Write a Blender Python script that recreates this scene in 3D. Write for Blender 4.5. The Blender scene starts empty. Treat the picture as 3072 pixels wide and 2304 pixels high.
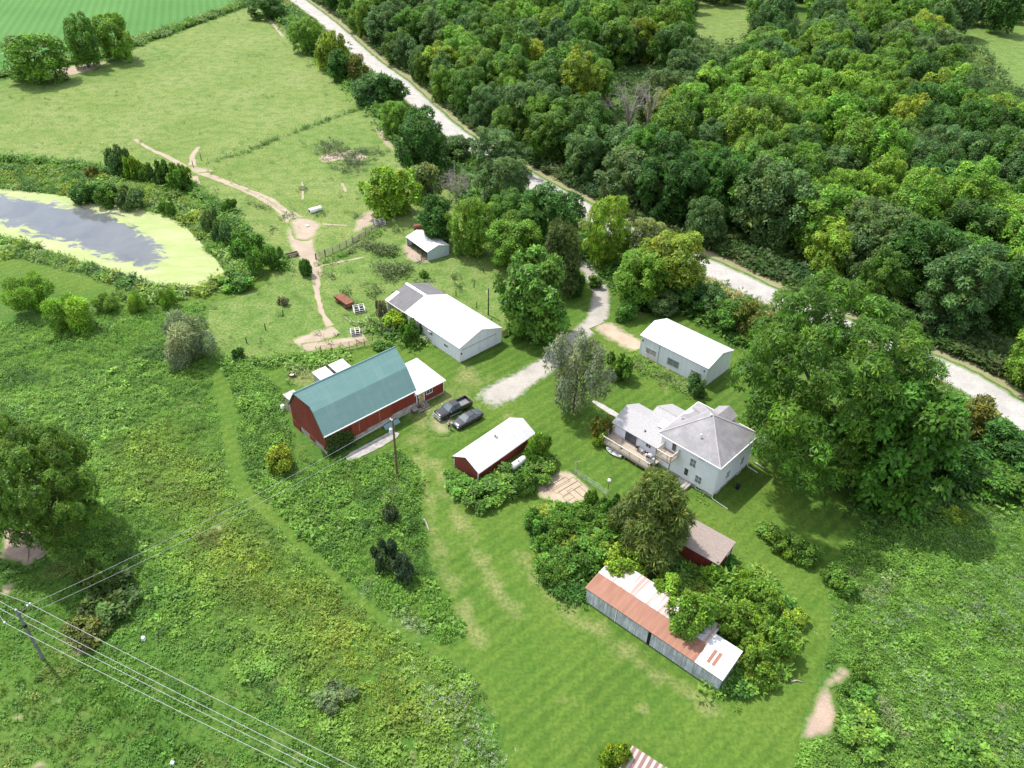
import bpy, bmesh, math, random
import numpy as np
from math import radians, sin, cos, pi, sqrt, atan2
from mathutils import Vector, Matrix
from mathutils.geometry import delaunay_2d_cdt

SC = bpy.context.scene
COL = SC.collection
rng = np.random.default_rng(11)
random.seed(5)

# ------------------------------------------------------------------ camera, sky, sun, exposure
TH, RO, FP, CH = radians(36.779), radians(1.883), 2350.1, 75.0      # pitch, roll, focal length in photo pixels, height
cR, sR, cT, sT = cos(RO), sin(RO), cos(TH), sin(TH)
X0, D0, FW = Vector((1, 0, 0)), Vector((0, -sT, -cT)), Vector((0, cT, -sT))
AX, AD = X0 * cR - D0 * sR, X0 * sR + D0 * cR
cam = bpy.data.cameras.new('camera'); cam_o = bpy.data.objects.new('camera', cam); COL.objects.link(cam_o)
cam.sensor_width = 36; cam.lens = FP / 3072 * 36; cam.clip_start = 1; cam.clip_end = 3000
M = Matrix((AX, -AD, -FW)).transposed().to_4x4(); M.translation = Vector((0, 0, CH))
cam_o.matrix_world = M
SC.camera = cam_o
SUN_EL, SUN_AZ = radians(61), Vector((-0.778, 0.629))
w = bpy.data.worlds.new('World'); SC.world = w; w.use_nodes = True
nt = w.node_tree; bg = nt.nodes['Background']; sky = nt.nodes.new('ShaderNodeTexSky')
sky.sky_type = 'NISHITA'; sky.sun_disc = False; sky.sun_elevation = SUN_EL
sky.sun_rotation = atan2(SUN_AZ.x, SUN_AZ.y); sky.air_density = 1.0; sky.dust_density = 2.5
tc = nt.nodes.new('ShaderNodeTexCoord'); cn = nt.nodes.new('ShaderNodeTexNoise'); cn.inputs['Scale'].default_value = 2.2; cn.inputs['Detail'].default_value = 6
cr = nt.nodes.new('ShaderNodeValToRGB'); cr.color_ramp.elements[0].position = .40; cr.color_ramp.elements[1].position = .62      # broken cloud
mx = nt.nodes.new('ShaderNodeMix'); mx.data_type = 'RGBA'; mx.inputs[7].default_value = (5.8, 5.9, 6.4, 1)
nt.links.new(tc.outputs['Generated'], cn.inputs['Vector']); nt.links.new(cn.outputs['Fac'], cr.inputs[0]); nt.links.new(cr.outputs[0], mx.inputs[0]); nt.links.new(sky.outputs[0], mx.inputs[6])
nt.links.new(mx.outputs[2], bg.inputs[0]); bg.inputs[1].default_value = 0.15
sun = bpy.data.lights.new('sun', 'SUN'); sun.energy = 3.1; sun.angle = radians(1.6); sun.color = (1, .955, .88)
sun_o = bpy.data.objects.new('sun', sun); COL.objects.link(sun_o)
sd = Vector((SUN_AZ.x * cos(SUN_EL), SUN_AZ.y * cos(SUN_EL), sin(SUN_EL)))
sun_o.rotation_euler = sd.to_track_quat('Z', 'Y').to_euler(); sun_o.location = sd * 300
vs = SC.view_settings
vs.view_transform = 'Standard'; vs.look = 'None'; vs.exposure = 0.86; vs.gamma = 1; vs.use_curve_mapping = False
cy = SC.cycles
cy.max_bounces = 5; cy.diffuse_bounces = 3; cy.glossy_bounces = 2; cy.transmission_bounces = 3; cy.transparent_max_bounces = 4
cy.sample_clamp_indirect = 6; cy.use_denoising = True
cy.caustics_reflective = False; cy.caustics_refractive = False

# ------------------------------------------------------------------ picture <-> ground
KD = 3072 / 2212.0
def G(dx, dy, z=0.0):
    u, v = (dx * KD - 1536) / FP, (dy * KD - 1152) / FP
    d = AX * u + AD * v + FW
    t = (z - CH) / d.z
    return Vector((d.x * t, d.y * t, z))
def PR(p):
    d = Vector((p[0], p[1], p[2] - CH)); zc = d.dot(FW)
    return ((FP * d.dot(AX) / zc + 1536) / KD, (FP * d.dot(AD) / zc + 1152) / KD, zc)
def GP(pts, z=0.0): return [tuple(G(x, y, z))[:2] for x, y in pts]

# ------------------------------------------------------------------ object helpers
def tag(o, label=None, cat=None, group=None, kind=None):
    if label: o['label'] = label
    if cat: o['category'] = cat
    if group: o['group'] = group
    if kind: o['kind'] = kind
    return o
def thing(name, label, cat, loc=(0, 0, 0), rz=0.0, group=None):
    o = bpy.data.objects.new(name, None); COL.objects.link(o)
    o.empty_display_size = .3
    o.location = loc; o.rotation_euler = (0, 0, rz)
    return tag(o, label, cat, group)
def link(name, me, parent=None):
    o = bpy.data.objects.new(name, me); COL.objects.link(o)
    if parent: o.parent = parent
    return o
def copy_tree(o, parent=None):
    c = o.copy(); COL.objects.link(c)
    if parent: c.parent = parent
    for ch in [x for x in o.children]: copy_tree(ch, c)
    return c

class MB:
    """collects shapes; sg flips local y so buildings can be written as (along, across, up)"""
    def __init__(s, sg=1): s.v = []; s.f = []; s.sg = sg
    def add(s, vs_, fs):
        n = len(s.v); s.v += [(a, s.sg * b, c) for a, b, c in vs_]; s.f += [[n + i for i in f] for f in fs]; return s
    def box(s, x0, x1, y0, y1, z0, z1):
        return s.add([(x0, y0, z0), (x1, y0, z0), (x1, y1, z0), (x0, y1, z0), (x0, y0, z1), (x1, y0, z1), (x1, y1, z1), (x0, y1, z1)],
              [(0, 3, 2, 1), (4, 5, 6, 7), (0, 1, 5, 4), (1, 2, 6, 5), (2, 3, 7, 6), (3, 0, 4, 7)])
    def hexa(s, p):                                    # 4 bottom, 4 top
        return s.add(p, [(0, 3, 2, 1), (4, 5, 6, 7), (0, 1, 5, 4), (1, 2, 6, 5), (2, 3, 7, 6), (3, 0, 4, 7)])
    def slab(s, q, t):                                 # quad or polygon given thickness t, below it
        q = [Vector(p) for p in q]; n = (q[1] - q[0]).cross(q[2] - q[0]).normalized()
        if n.z < 0: n = -n
        k = len(q); b = [p - n * t for p in q]
        return s.add([tuple(p) for p in q + b], [list(range(k)), list(range(2 * k - 1, k - 1, -1))] + [(i, (i + 1) % k, k + (i + 1) % k, k + i) for i in range(k)])
    def prism(s, prof, x0, x1):                        # profile in (across, up) extruded along
        k = len(prof)
        return s.add([(x0, a, b) for a, b in prof] + [(x1, a, b) for a, b in prof], [list(range(k)), list(range(2 * k - 1, k - 1, -1))] + [(i, (i + 1) % k, k + (i + 1) % k, k + i) for i in range(k)])
    def prismy(s, prof, y0, y1):                       # profile in (along, up) extruded across
        k = len(prof)
        return s.add([(a, y0, b) for a, b in prof] + [(a, y1, b) for a, b in prof], [list(range(k)), list(range(2 * k - 1, k - 1, -1))] + [(i, (i + 1) % k, k + (i + 1) % k, k + i) for i in range(k)])
    def prismz(s, prof, z0, z1):
        k = len(prof)
        return s.add([(a, b, z0) for a, b in prof] + [(a, b, z1) for a, b in prof], [list(range(k)), list(range(2 * k - 1, k - 1, -1))] + [(i, (i + 1) % k, k + (i + 1) % k, k + i) for i in range(k)])
    def tube(s, pts, rad, n=6, cap=True):
        pts = [Vector(p) for p in pts]; k = len(pts)
        if not hasattr(rad, '__len__'): rad = [rad] * k
        vs_, fs = [], []
        for i, p in enumerate(pts):
            t = (pts[min(i + 1, k - 1)] - pts[max(i - 1, 0)]).normalized()
            a = t.orthogonal().normalized() if abs(t.z) < .9 else Vector((1, 0, 0)).cross(t).normalized()
            if abs(t.z) < .9: a = t.cross(Vector((0, 0, 1))).normalized()
            b = t.cross(a)
            for j in range(n):
                q = p + (a * cos(2 * pi * j / n) + b * sin(2 * pi * j / n)) * rad[i]; vs_.append(tuple(q))
        for i in range(k - 1):
            for j in range(n): fs.append((i * n + j, i * n + (j + 1) % n, (i + 1) * n + (j + 1) % n, (i + 1) * n + j))
        if cap: fs += [list(range(n - 1, -1, -1)), [(k - 1) * n + j for j in range(n)]]
        return s.add(vs_, fs)
    def lathe(s, prof, c=(0, 0, 0), axis='z', n=14):   # profile (radius, height)
        vs_, fs = [], []; k = len(prof)
        for r_, h in prof:
            for j in range(n):
                a, b = r_ * cos(2 * pi * j / n), r_ * sin(2 * pi * j / n)
                p = (a, b, h) if axis == 'z' else ((h, a, b) if axis == 'x' else (a, h, b))
                vs_.append((p[0] + c[0], p[1] + c[1], p[2] + c[2]))
        for i in range(k - 1):
            for j in range(n): fs.append((i * n + j, i * n + (j + 1) % n, (i + 1) * n + (j + 1) % n, (i + 1) * n + j))
        fs += [list(range(n - 1, -1, -1)), [(k - 1) * n + j for j in range(n)]]
        return s.add(vs_, fs)
    def mesh(s, name, mat, smooth=False, bevel=0):
        me = bpy.data.meshes.new(name); me.from_pydata(s.v, [], s.f)
        bm = bmesh.new(); bm.from_mesh(me)
        bmesh.ops.recalc_face_normals(bm, faces=bm.faces)
        if bevel: bmesh.ops.bevel(bm, geom=bm.edges[:], offset=bevel, segments=1, affect='EDGES', clamp_overlap=True)
        bm.to_mesh(me); bm.free()
        if mat: me.materials.append(mat)
        if smooth:
            me.polygons.foreach_set('use_smooth', [True] * len(me.polygons))
            me.set_sharp_from_angle(angle=radians(40))
        return me
    def build(s, name, mat, parent=None, smooth=False, bevel=0): return link(name, s.mesh(name, mat, smooth, bevel), parent)

# ------------------------------------------------------------------ materials
def srgb(r, g, b):
    f = lambda c: (c / 255 / 12.92) if c <= 10 else ((c / 255 + .055) / 1.055) ** 2.4
    return (f(r), f(g), f(b), 1)
class N:
    def __init__(s, name):
        s.m = bpy.data.materials.new(name); s.m.use_nodes = True; s.t = s.m.node_tree; s.t.nodes.clear()
        s.out = s.n('ShaderNodeOutputMaterial')
    def n(s, ty, **k):
        x = s.t.nodes.new(ty)
        for a, b in k.items(): setattr(x, a, b)
        return x
    def l(s, a, b): s.t.links.new(a, b)
    def pos(s): return s.n('ShaderNodeNewGeometry').outputs['Position']
    def obj(s): return s.n('ShaderNodeTexCoord').outputs['Object']
    def sc(s, vec, scale, rot=(0, 0, 0)):
        x = s.n('ShaderNodeMapping'); x.inputs['Scale'].default_value = scale; x.inputs['Rotation'].default_value = rot; s.l(vec, x.inputs['Vector']); return x.outputs[0]
    def noise(s, vec, scale, detail=4, rough=.55, dist=0):
        x = s.n('ShaderNodeTexNoise'); x.inputs['Scale'].default_value = scale; x.inputs['Detail'].default_value = detail
        x.inputs['Roughness'].default_value = rough; x.inputs['Distortion'].default_value = dist; s.l(vec, x.inputs['Vector']); return x.outputs['Fac']
    def ramp(s, fac, stops, mode='LINEAR'):
        x = s.n('ShaderNodeValToRGB'); x.color_ramp.interpolation = mode; e = x.color_ramp.elements
        while len(e) < len(stops): e.new(.5)
        for i, (p, c) in enumerate(stops):
            e[i].position = p; e[i].color = c if hasattr(c, '__len__') else (c, c, c, 1)
        s.l(fac, x.inputs[0]); return x.outputs[0]
    def mix(s, fac, a, b, mode='MIX'):
        x = s.n('ShaderNodeMix', data_type='RGBA', blend_type=mode)
        for v_, i in ((fac, 0), (a, 6), (b, 7)):
            if hasattr(v_, 'is_linked') or hasattr(v_, 'links'): s.l(v_, x.inputs[i])
            else: x.inputs[i].default_value = v_
        return x.outputs[2]
    def math(s, op, a, b=0.0):
        x = s.n('ShaderNodeMath', operation=op)
        for v_, i in ((a, 0), (b, 1)):
            if hasattr(v_, 'links'): s.l(v_, x.inputs[i])
            else: x.inputs[i].default_value = v_
        return x.outputs[0]
    def attr(s, name): return s.n('ShaderNodeAttribute', attribute_name=name).outputs
    def bump(s, h, strength=.5, dist=.1):
        x = s.n('ShaderNodeBump'); x.inputs['Strength'].default_value = strength; x.inputs['Distance'].default_value = dist; s.l(h, x.inputs['Height']); return x.outputs[0]
    def wave(s, vec, scale, direction='X', dist=0, dscale=1, prof='SIN'):
        x = s.n('ShaderNodeTexWave', bands_direction=direction, wave_profile=prof); x.inputs['Scale'].default_value = scale
        x.inputs['Distortion'].default_value = dist; x.inputs['Detail Scale'].default_value = dscale; s.l(vec, x.inputs['Vector']); return x.outputs['Fac']
    def pbr(s, col, rough=.7, spec=.3, metal=0.0, normal=None, coat=0):
        p = s.n('ShaderNodeBsdfPrincipled')
        if hasattr(col, 'links'): s.l(col, p.inputs['Base Color'])
        else: p.inputs['Base Color'].default_value = col
        if hasattr(rough, 'links'): s.l(rough, p.inputs['Roughness'])
        else: p.inputs['Roughness'].default_value = rough
        p.inputs['Specular IOR Level'].default_value = spec; p.inputs['Metallic'].default_value = metal; p.inputs['Coat Weight'].default_value = coat
        if normal: s.l(normal, p.inputs['Normal'])
        s.l(p.outputs[0], s.out.inputs[0]); return p

def plain(name, c, rough=.6, spec=.4, metal=0, var=.12, scale=2.5, coat=0, stain=None):
    k = N(name); o = k.obj(); f = k.noise(o, scale, 5, .6)
    d = tuple(x * (1 - var * 1.6) for x in c[:3]) + (1,); l_ = tuple(min(1, x * (1 + var)) for x in c[:3]) + (1,)
    col = k.ramp(f, [(.3, d), (.7, l_)])
    if stain: col = k.mix(k.ramp(k.noise(o, scale * .35, 6, .7), [(.52, 0.0), (.75, .7)]), col, stain)
    k.pbr(col, rough, spec, metal, coat=coat); return k.m
def sheet_metal(name, c, period=.3, axis='X', rough=.45, stain=None, amt=.5, spec=.4, streak=(.25, 3, .25), var=.14):
    """corrugated / ribbed sheet with faint panel-to-panel variation"""
    k = N(name); o = k.obj()
    wv = k.wave(o, .31416 / period, axis)
    f = k.noise(k.sc(o, streak if axis == 'X' else (streak[1], streak[0], streak[2])), 1.0, 5, .6)
    col = k.ramp(f, [(.3, tuple(x * (1 - var) for x in c[:3]) + (1,)), (.7, c)])
    if stain: col = k.mix(k.ramp(k.noise(k.sc(o, (1.6, .22, .22) if axis == 'X' else (.22, 1.6, .22)), 1.0, 6, .65), [(.5, 0.0), (.68, amt)]), col, stain)
    rib = k.ramp(wv, [(.0, .0), (.75, .05), (.9, 1.0)])
    col = k.mix(k.math('MULTIPLY', rib, .05), col, (0, 0, 0, 1))
    k.pbr(col, rough, spec, 0, k.bump(rib, .3, .02)); return k.m
def boards(name, c, c2, period=.22, axis='X', rough=.85, dk=.72):
    k = N(name); o = k.obj()
    st = (1 / period, .12, .35) if axis == 'X' else ((.12, 1 / period, .35) if axis == 'Y' else (.12, .12, 1 / period))
    f = k.noise(k.sc(o, st), 1.0, 3, .6); g = k.noise(o, .6, 5, .6)
    col = k.mix(k.ramp(g, [(.42, 0.0), (.7, .65)]), k.ramp(f, [(.3, tuple(x * dk for x in c[:3]) + (1,)), (.62, c)]), c2)
    k.pbr(col, rough, .2, 0, k.bump(f, .4, .03)); return k.m
def glass(name, c=(.03, .04, .05, 1)):
    k = N(name); k.pbr(c, .06, .6); return k.m
def ground_color(k, kind):
    """colour and height sockets of the growing surfaces, all in world space so neighbours join"""
    p = k.pos()
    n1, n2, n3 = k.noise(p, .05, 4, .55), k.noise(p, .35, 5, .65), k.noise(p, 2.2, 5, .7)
    if kind == 'lawn':
        c = k.ramp(n1, [(.32, (.048, .098, .014, 1)), (.5, (.075, .138, .019, 1)), (.68, (.122, .175, .030, 1))])
        st = k.noise(k.sc(p, (.62, .035, 1), (0, 0, radians(46))), 1.0, 4, .6); wv = k.wave(k.sc(p, (1, 1, 1), (0, 0, radians(46))), .2, 'X', 3.0, .12)
        st = k.math('ADD', k.math('MULTIPLY', st, .75), k.math('MULTIPLY', wv, .25))
        c = k.mix(k.ramp(st, [(.36, 0.0), (.64, .6)]), c, (.125, .20, .030, 1))
        c = k.mix(k.ramp(k.noise(p, .16, 5, .6), [(.5, 0.0), (.66, .5)]), c, (.055, .135, .018, 1))
        c = k.mix(k.ramp(n2, [(.48, 0.0), (.75, .5)]), c, (.13, .19, .034, 1))
        dr = k.attr('dry')['Fac']
        e = k.math('ADD', dr, k.math('MULTIPLY', k.math('SUBTRACT', n2, .5), 1.5))
        c = k.mix(k.ramp(e, [(.35, 0.0), (.85, .75)]), c, (.25, .25, .10, 1))
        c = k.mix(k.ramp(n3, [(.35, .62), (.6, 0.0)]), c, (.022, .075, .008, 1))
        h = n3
    elif kind == 'pasture':
        c = k.ramp(n1, [(.3, (.165, .225, .055, 1)), (.5, (.215, .265, .078, 1)), (.7, (.255, .29, .105, 1))])
        c = k.mix(k.ramp(n2, [(.40, .7), (.55, 0.0)]), c, (.105, .19, .038, 1))
        c = k.mix(k.attr('lush')['Fac'], c, k.ramp(n2, [(.3, (.07, .155, .026, 1)), (.5, (.13, .215, .045, 1)), (.7, (.20, .26, .085, 1))]))
        c = k.mix(k.ramp(n3, [(.38, .7), (.58, 0.0)]), c, (.055, .11, .022, 1))
        c = k.mix(k.ramp(n3, [(.6, 0.0), (.8, .35)]), c, (.36, .34, .17, 1))
        h = k.noise(p, .9, 6, .75)
    else:
        c = k.ramp(n1, [(.3, (.055, .135, .02, 1)), (.5, (.08, .17, .026, 1)), (.7, (.12, .195, .038, 1))])
        c = k.mix(k.ramp(n2, [(.5, 0.0), (.72, .65)]), c, (.17, .19, .055, 1))
        c = k.mix(k.ramp(n3, [(.35, .6), (.6, 0.0)]), c, (.025, .06, .01, 1))
        c = k.mix(k.ramp(k.noise(p, .22, 5, .6), [(.64, 0.0), (.76, .7)]), c, (.28, .225, .15, 1))
        h = k.noise(p, 1.6, 6, .75)
    return c, h
def ground_mat(name, kind, bs=.6, bd=.25):
    k = N(name); c, h = ground_color(k, kind); k.pbr(c, .85, .12, 0, k.bump(h, bs, bd)); return k.m
def worn_mat(name, under, c1, c2, sharp=.25, amp=1.1, nscale=.9, rough=.9, grit=6.0, fleck=None):
    """bare surface whose edge ('edge' 0..1 from the border inwards) breaks up into the turf under it"""
    k = N(name); u, h = ground_color(k, under); p = k.pos()
    e = k.math('ADD', k.attr('edge')['Fac'], k.math('MULTIPLY', k.math('SUBTRACT', k.noise(p, nscale, 5, .65), .5), amp))
    f = k.ramp(e, [(.5 - sharp, 0.0), (.5 + sharp, 1.0)])
    n = k.noise(p, grit, 5, .7); c = k.ramp(n, [(.3, c1), (.7, c2)])
    c = k.mix(k.ramp(k.noise(p, .3, 4, .6), [(.4, 0.0), (.7, .5)]), c, tuple(x * .72 for x in c1[:3]) + (1,))
    if fleck: c = k.mix(k.ramp(k.noise(p, 1.4, 5, .7), [(.52, 0.0), (.66, .8)]), c, fleck)
    k.pbr(k.mix(f, u, c), rough, .15, 0, k.bump(n, .35, .06)); return k.m
def leaf_mat(name, rough=.5, trans=.36, spec=.22):
    k = N(name); a = k.attr('Col')['Color']; oc = k.n('ShaderNodeObjectInfo').outputs['Color']
    c = k.mix(1.0, a, oc, 'MULTIPLY')
    p = k.pbr(c, rough, spec)
    t = k.n('ShaderNodeBsdfTranslucent'); k.l(k.mix(1.0, c, (1.15, 1.2, .5, 1), 'MULTIPLY'), t.inputs[0])
    x = k.n('ShaderNodeMixShader'); x.inputs[0].default_value = trans
    k.l(p.outputs[0], x.inputs[1]); k.l(t.outputs[0], x.inputs[2]); k.l(x.outputs[0], k.out.inputs[0]); return k.m
MLEAF = leaf_mat('leaf')
MBARK = plain('bark', (.10, .075, .055, 1), .9, .1, var=.35, scale=5)
MDEAD = plain('dead_wood', (.33, .29, .25, 1), .9, .1, var=.25, scale=4)
MWHITE = plain('white_paint', (.78, .78, .76, 1), .5, .4, var=.05)
MWTRIM = plain('white_trim', (.8, .8, .78, 1), .5, .4, var=.04)
MSIDING = plain('white_siding', (.82, .825, .89, 1), .55, .35, var=.035, scale=1.2)
MSHEDW = sheet_metal('white_steel_siding', (.80, .81, .88, 1), .9, 'X', .5, var=.05)
MSHEDWY = sheet_metal('white_steel_siding_end', (.79, .79, .85, 1), 1.8, 'Y', .5, var=.05)
MROOFW = sheet_metal('white_steel_roof', (.60, .60, .605, 1), .9, 'X', .4, (.42, .40, .38, 1), .4)
MRED = boards('red_barn_boards', (.235, .042, .028, 1), (.17, .042, .032, 1), .24, 'X', .75)
MREDY = boards('red_barn_boards_end', (.235, .05, .036, 1), (.17, .055, .045, 1), .24, 'Y', .75)
MREDD = boards('red_door_boards', (.26, .055, .03, 1), (.21, .05, .032, 1), .3, 'X', .75)
MGREEN = sheet_metal('green_steel_roof', (.165, .30, .275, 1), .32, 'X', .33, (.23, .36, .335, 1), .35, .6)
MCONC = plain('concrete', (.42, .39, .35, 1), .9, .1, var=.25, scale=1.8, stain=(.27, .24, .2, 1))
MWOODG = boards('weathered_boards', (.60, .62, .67, 1), (.22, .225, .25, 1), .30, 'X', .9, .42)
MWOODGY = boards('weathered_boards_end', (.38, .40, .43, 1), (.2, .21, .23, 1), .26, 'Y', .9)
MDECK = boards('deck_boards', (.42, .36, .29, 1), (.3, .26, .22, 1), .14, 'Y', .85)
MWOOD = plain('grey_wood', (.29, .25, .21, 1), .9, .1, var=.3, scale=6)
MWOODD = plain('dark_old_wood', (.10, .082, .066, 1), .9, .1, var=.35, scale=6)
MRUST = plain('rust_iron', (.22, .095, .06, 1), .85, .2, var=.3, scale=3, stain=(.13, .06, .045, 1))
MGALV = plain('galvanised_steel', (.50, .52, .53, 1), .45, .5, .4, var=.12)
MBLACK = plain('black_plastic', (.02, .02, .022, 1), .45, .4, var=.2)
MGLASS = glass('window_glass', (.05, .065, .08, 1))
MDARK = plain('dark_interior', (.02, .018, .016, 1), .9, .1)
MSCREEN = plain('window_screen', (.20, .22, .24, 1), .45, .4, var=.15)
# ------------------------------------------------------------------ numeric helpers
def vnoise(x, y, scale, seed=0):
    x, y = x / scale + seed * 17.31, y / scale + seed * 9.17
    xi, yi = np.floor(x).astype(np.int64), np.floor(y).astype(np.int64)
    fx, fy = x - xi, y - yi; fx, fy = fx * fx * (3 - 2 * fx), fy * fy * (3 - 2 * fy)
    def h(a, b):
        n = (a * 374761393 + b * 668265263 + seed * 144665) & 0x7fffffff
        n = ((n ^ (n >> 13)) * 1274126177) & 0x7fffffff
        return ((n ^ (n >> 16)) & 0xffff) / 65535.0
    return (h(xi, yi) * (1 - fx) + h(xi + 1, yi) * fx) * (1 - fy) + (h(xi, yi + 1) * (1 - fx) + h(xi + 1, yi + 1) * fx) * fy
def fbm(x, y, scale, seed=0, o=4):
    t, a, s_ = 0, .5, 0
    for i in range(o): t = t + a * vnoise(x, y, scale / 2 ** i, seed + i); s_ += a; a *= .55
    return t / s_
def inside(pts, poly):
    x, y = pts[:, 0], pts[:, 1]; r = np.zeros(len(pts), bool); n = len(poly)
    for i in range(n):
        x1, y1 = poly[i]; x2, y2 = poly[(i + 1) % n]
        if y1 == y2: continue
        c = ((y1 > y) != (y2 > y)) & (x < (x2 - x1) * (y - y1) / (y2 - y1) + x1); r ^= c
    return r
def dseg(pts, line, closed=False):
    d = np.full(len(pts), 1e9); L = list(line) + ([line[0]] if closed else [])
    for a, b in zip(L[:-1], L[1:]):
        a, b = np.array(a, float), np.array(b, float); ab = b - a; t = np.clip(((pts - a) @ ab) / max(ab @ ab, 1e-9), 0, 1)
        d = np.minimum(d, np.linalg.norm(pts - a - t[:, None] * ab, axis=1))
    return d
def sstep(a, b, x): t = np.clip((x - a) / (b - a), 0, 1); return t * t * (3 - 2 * t)
def smooth_line(P, it=2):
    P = [np.array(p, float) for p in P]
    for _ in range(it):
        Q = [P[0]]
        for a, b in zip(P[:-1], P[1:]): Q += [a * .75 + b * .25, a * .25 + b * .75]
        Q.append(P[-1]); P = Q
    return P
def smooth_poly(P, it=1):
    P = [np.array(p, float) for p in P]
    for _ in range(it):
        Q = []
        for a, b in zip(P, P[1:] + P[:1]): Q += [a * .75 + b * .25, a * .25 + b * .75]
        P = Q
    return [tuple(p) for p in P]
def densify(poly, step):
    out = []
    for a, b in zip(poly, list(poly[1:]) + [poly[0]]):
        a, b = np.array(a), np.array(b); n = max(1, int(np.linalg.norm(b - a) / step))
        for i in range(n): out.append(tuple(a + (b - a) * i / n))
    return out

# ------------------------------------------------------------------ ground sheets
ZN = [0]
def sheet(name, poly, z, mat, spacing=1.2, step=.8, jit=.18, attrs=None, edge=None, hz=None, kind='structure', it=1):
    """flat sheet with an irregular outline, filled by triangles carrying per-vertex attributes"""
    ZN[0] += 1; z += .0013 * ZN[0]
    poly = densify(smooth_poly(poly, it) if it else poly, step); B = np.array(poly)
    B = B + np.stack([fbm(B[:, 0], B[:, 1], 2.2, 3) - .5, fbm(B[:, 0], B[:, 1], 2.2, 8) - .5], 1) * jit * 4
    lo, hi = B.min(0), B.max(0)
    gx, gy = np.meshgrid(np.arange(lo[0], hi[0], spacing), np.arange(lo[1], hi[1], spacing))
    I = np.stack([gx.ravel(), gy.ravel()], 1); I += rng.uniform(-.3, .3, I.shape) * spacing
    I = I[inside(I, B)]
    if len(I): I = I[dseg(I, B, True) > spacing * .35]
    allp = np.concatenate([B, I]) if len(I) else B
    r = delaunay_2d_cdt([Vector(p) for p in allp], [], [list(range(len(B)))], 1, 1e-4)
    P = np.array([tuple(v) for v in r[0]]); Z = np.full(len(P), z)
    if hz is not None: Z = Z + hz(P)
    me = bpy.data.meshes.new(name); me.from_pydata([(a, b, c) for (a, b), c in zip(P, Z)], [], [list(f) for f in r[2]])
    A = dict(attrs or {})
    if edge: A['edge'] = lambda q: np.clip(dseg(q, B, True) / edge, 0, 1)
    for nm, fn in A.items():
        at = me.attributes.new(nm, 'FLOAT', 'POINT'); at.data.foreach_set('value', fn(P).astype(np.float32))
    me.materials.append(mat); bm = bmesh.new(); bm.from_mesh(me)
    for f in bm.faces:
        if f.normal.z < 0: f.normal_flip()
    bm.to_mesh(me); bm.free()
    return tag(link(name, me), kind=kind)
def ribbon(name, line, width, z, mat, jit=.12, kind='structure', step=.7, nx=9, eg=2.2, fl=4):
    """strip along a line; 'edge' runs 0 at the borders to 1 inside"""
    ZN[0] += 1; z += .0013 * ZN[0]
    L = [np.array(p) for p in smooth_line(line, 3)]; out = []
    for a, b in zip(L[:-1], L[1:]):
        n = max(1, int(np.linalg.norm(b - a) / step)); out += [a + (b - a) * i / n for i in range(n)]
    out.append(L[-1]); L = np.array(out); k = len(L)
    T = np.gradient(L, axis=0); T /= np.linalg.norm(T, axis=1)[:, None] + 1e-9; Nn = np.stack([-T[:, 1], T[:, 0]], 1)
    wd = np.interp(np.linspace(0, 1, k), np.linspace(0, 1, len(width)), width) if hasattr(width, '__len__') else np.full(k, width)
    vs_, ed = [], []
    u = np.linspace(-1, 1, nx)
    for i in range(k):
        e1 = (vnoise(L[i:i + 1, 0], L[i:i + 1, 1], 1.1, 4)[0] - .5) * jit * 2; e2 = (vnoise(L[i:i + 1, 0], L[i:i + 1, 1], 1.3, 9)[0] - .5) * jit * 2
        for q in u:
            p = L[i] + Nn[i] * (q * wd[i] / 2 + (e1 if q > 0 else e2) * abs(q)); vs_.append((p[0], p[1], z))
            ed.append(min(1, (1 - abs(q)) * eg) * min(1, min(i, k - 1 - i) / fl + .05))
    fs = [(i * nx + j, i * nx + j + 1, (i + 1) * nx + j + 1, (i + 1) * nx + j) for i in range(k - 1) for j in range(nx - 1)]
    me = bpy.data.meshes.new(name); me.from_pydata(vs_, [], fs)
    at = me.attributes.new('edge', 'FLOAT', 'POINT'); at.data.foreach_set('value', np.array(ed, np.float32))
    me.materials.append(mat); bm = bmesh.new(); bm.from_mesh(me)
    for f in bm.faces:
        if f.normal.z < 0: f.normal_flip()
    bm.to_mesh(me); bm.free()
    return tag(link(name, me), kind=kind)

# ------------------------------------------------------------------ foliage
def unit(v): return v / (np.linalg.norm(v, axis=-1, keepdims=True) + 1e-9)
def leaves(base, dirn, nrm, ln, wd, fold=.18):
    """diamond leaves: returns verts (n,4,3)"""
    side = unit(np.cross(dirn, nrm)); n2 = unit(np.cross(side, dirn))
    m = base + dirn * ln[:, None] * .45
    return np.stack([base, m + side * wd[:, None] / 2 - n2 * (wd * fold)[:, None], base + dirn * ln[:, None], m - side * wd[:, None] / 2 - n2 * (wd * fold)[:, None]], 1)
def quads_mesh(name, V, C, mat, extra=None):
    """V (n,4,3) quads, C (n,3) colour per quad"""
    n = len(V); me = bpy.data.meshes.new(name)
    me.vertices.add(n * 4); me.vertices.foreach_set('co', V.reshape(-1).astype(np.float32))
    me.loops.add(n * 4); me.loops.foreach_set('vertex_index', np.arange(n * 4, dtype=np.int32))
    me.polygons.add(n); me.polygons.foreach_set('loop_start', np.arange(0, n * 4, 4, dtype=np.int32))
    me.update(calc_edges=True)
    a = me.color_attributes.new('Col', 'FLOAT_COLOR', 'POINT')
    c4 = np.ones((n * 4, 4), np.float32); c4[:, :3] = np.repeat(C, 4, 0); a.data.foreach_set('color', c4.reshape(-1))
    me.materials.append(mat); return me
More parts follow.
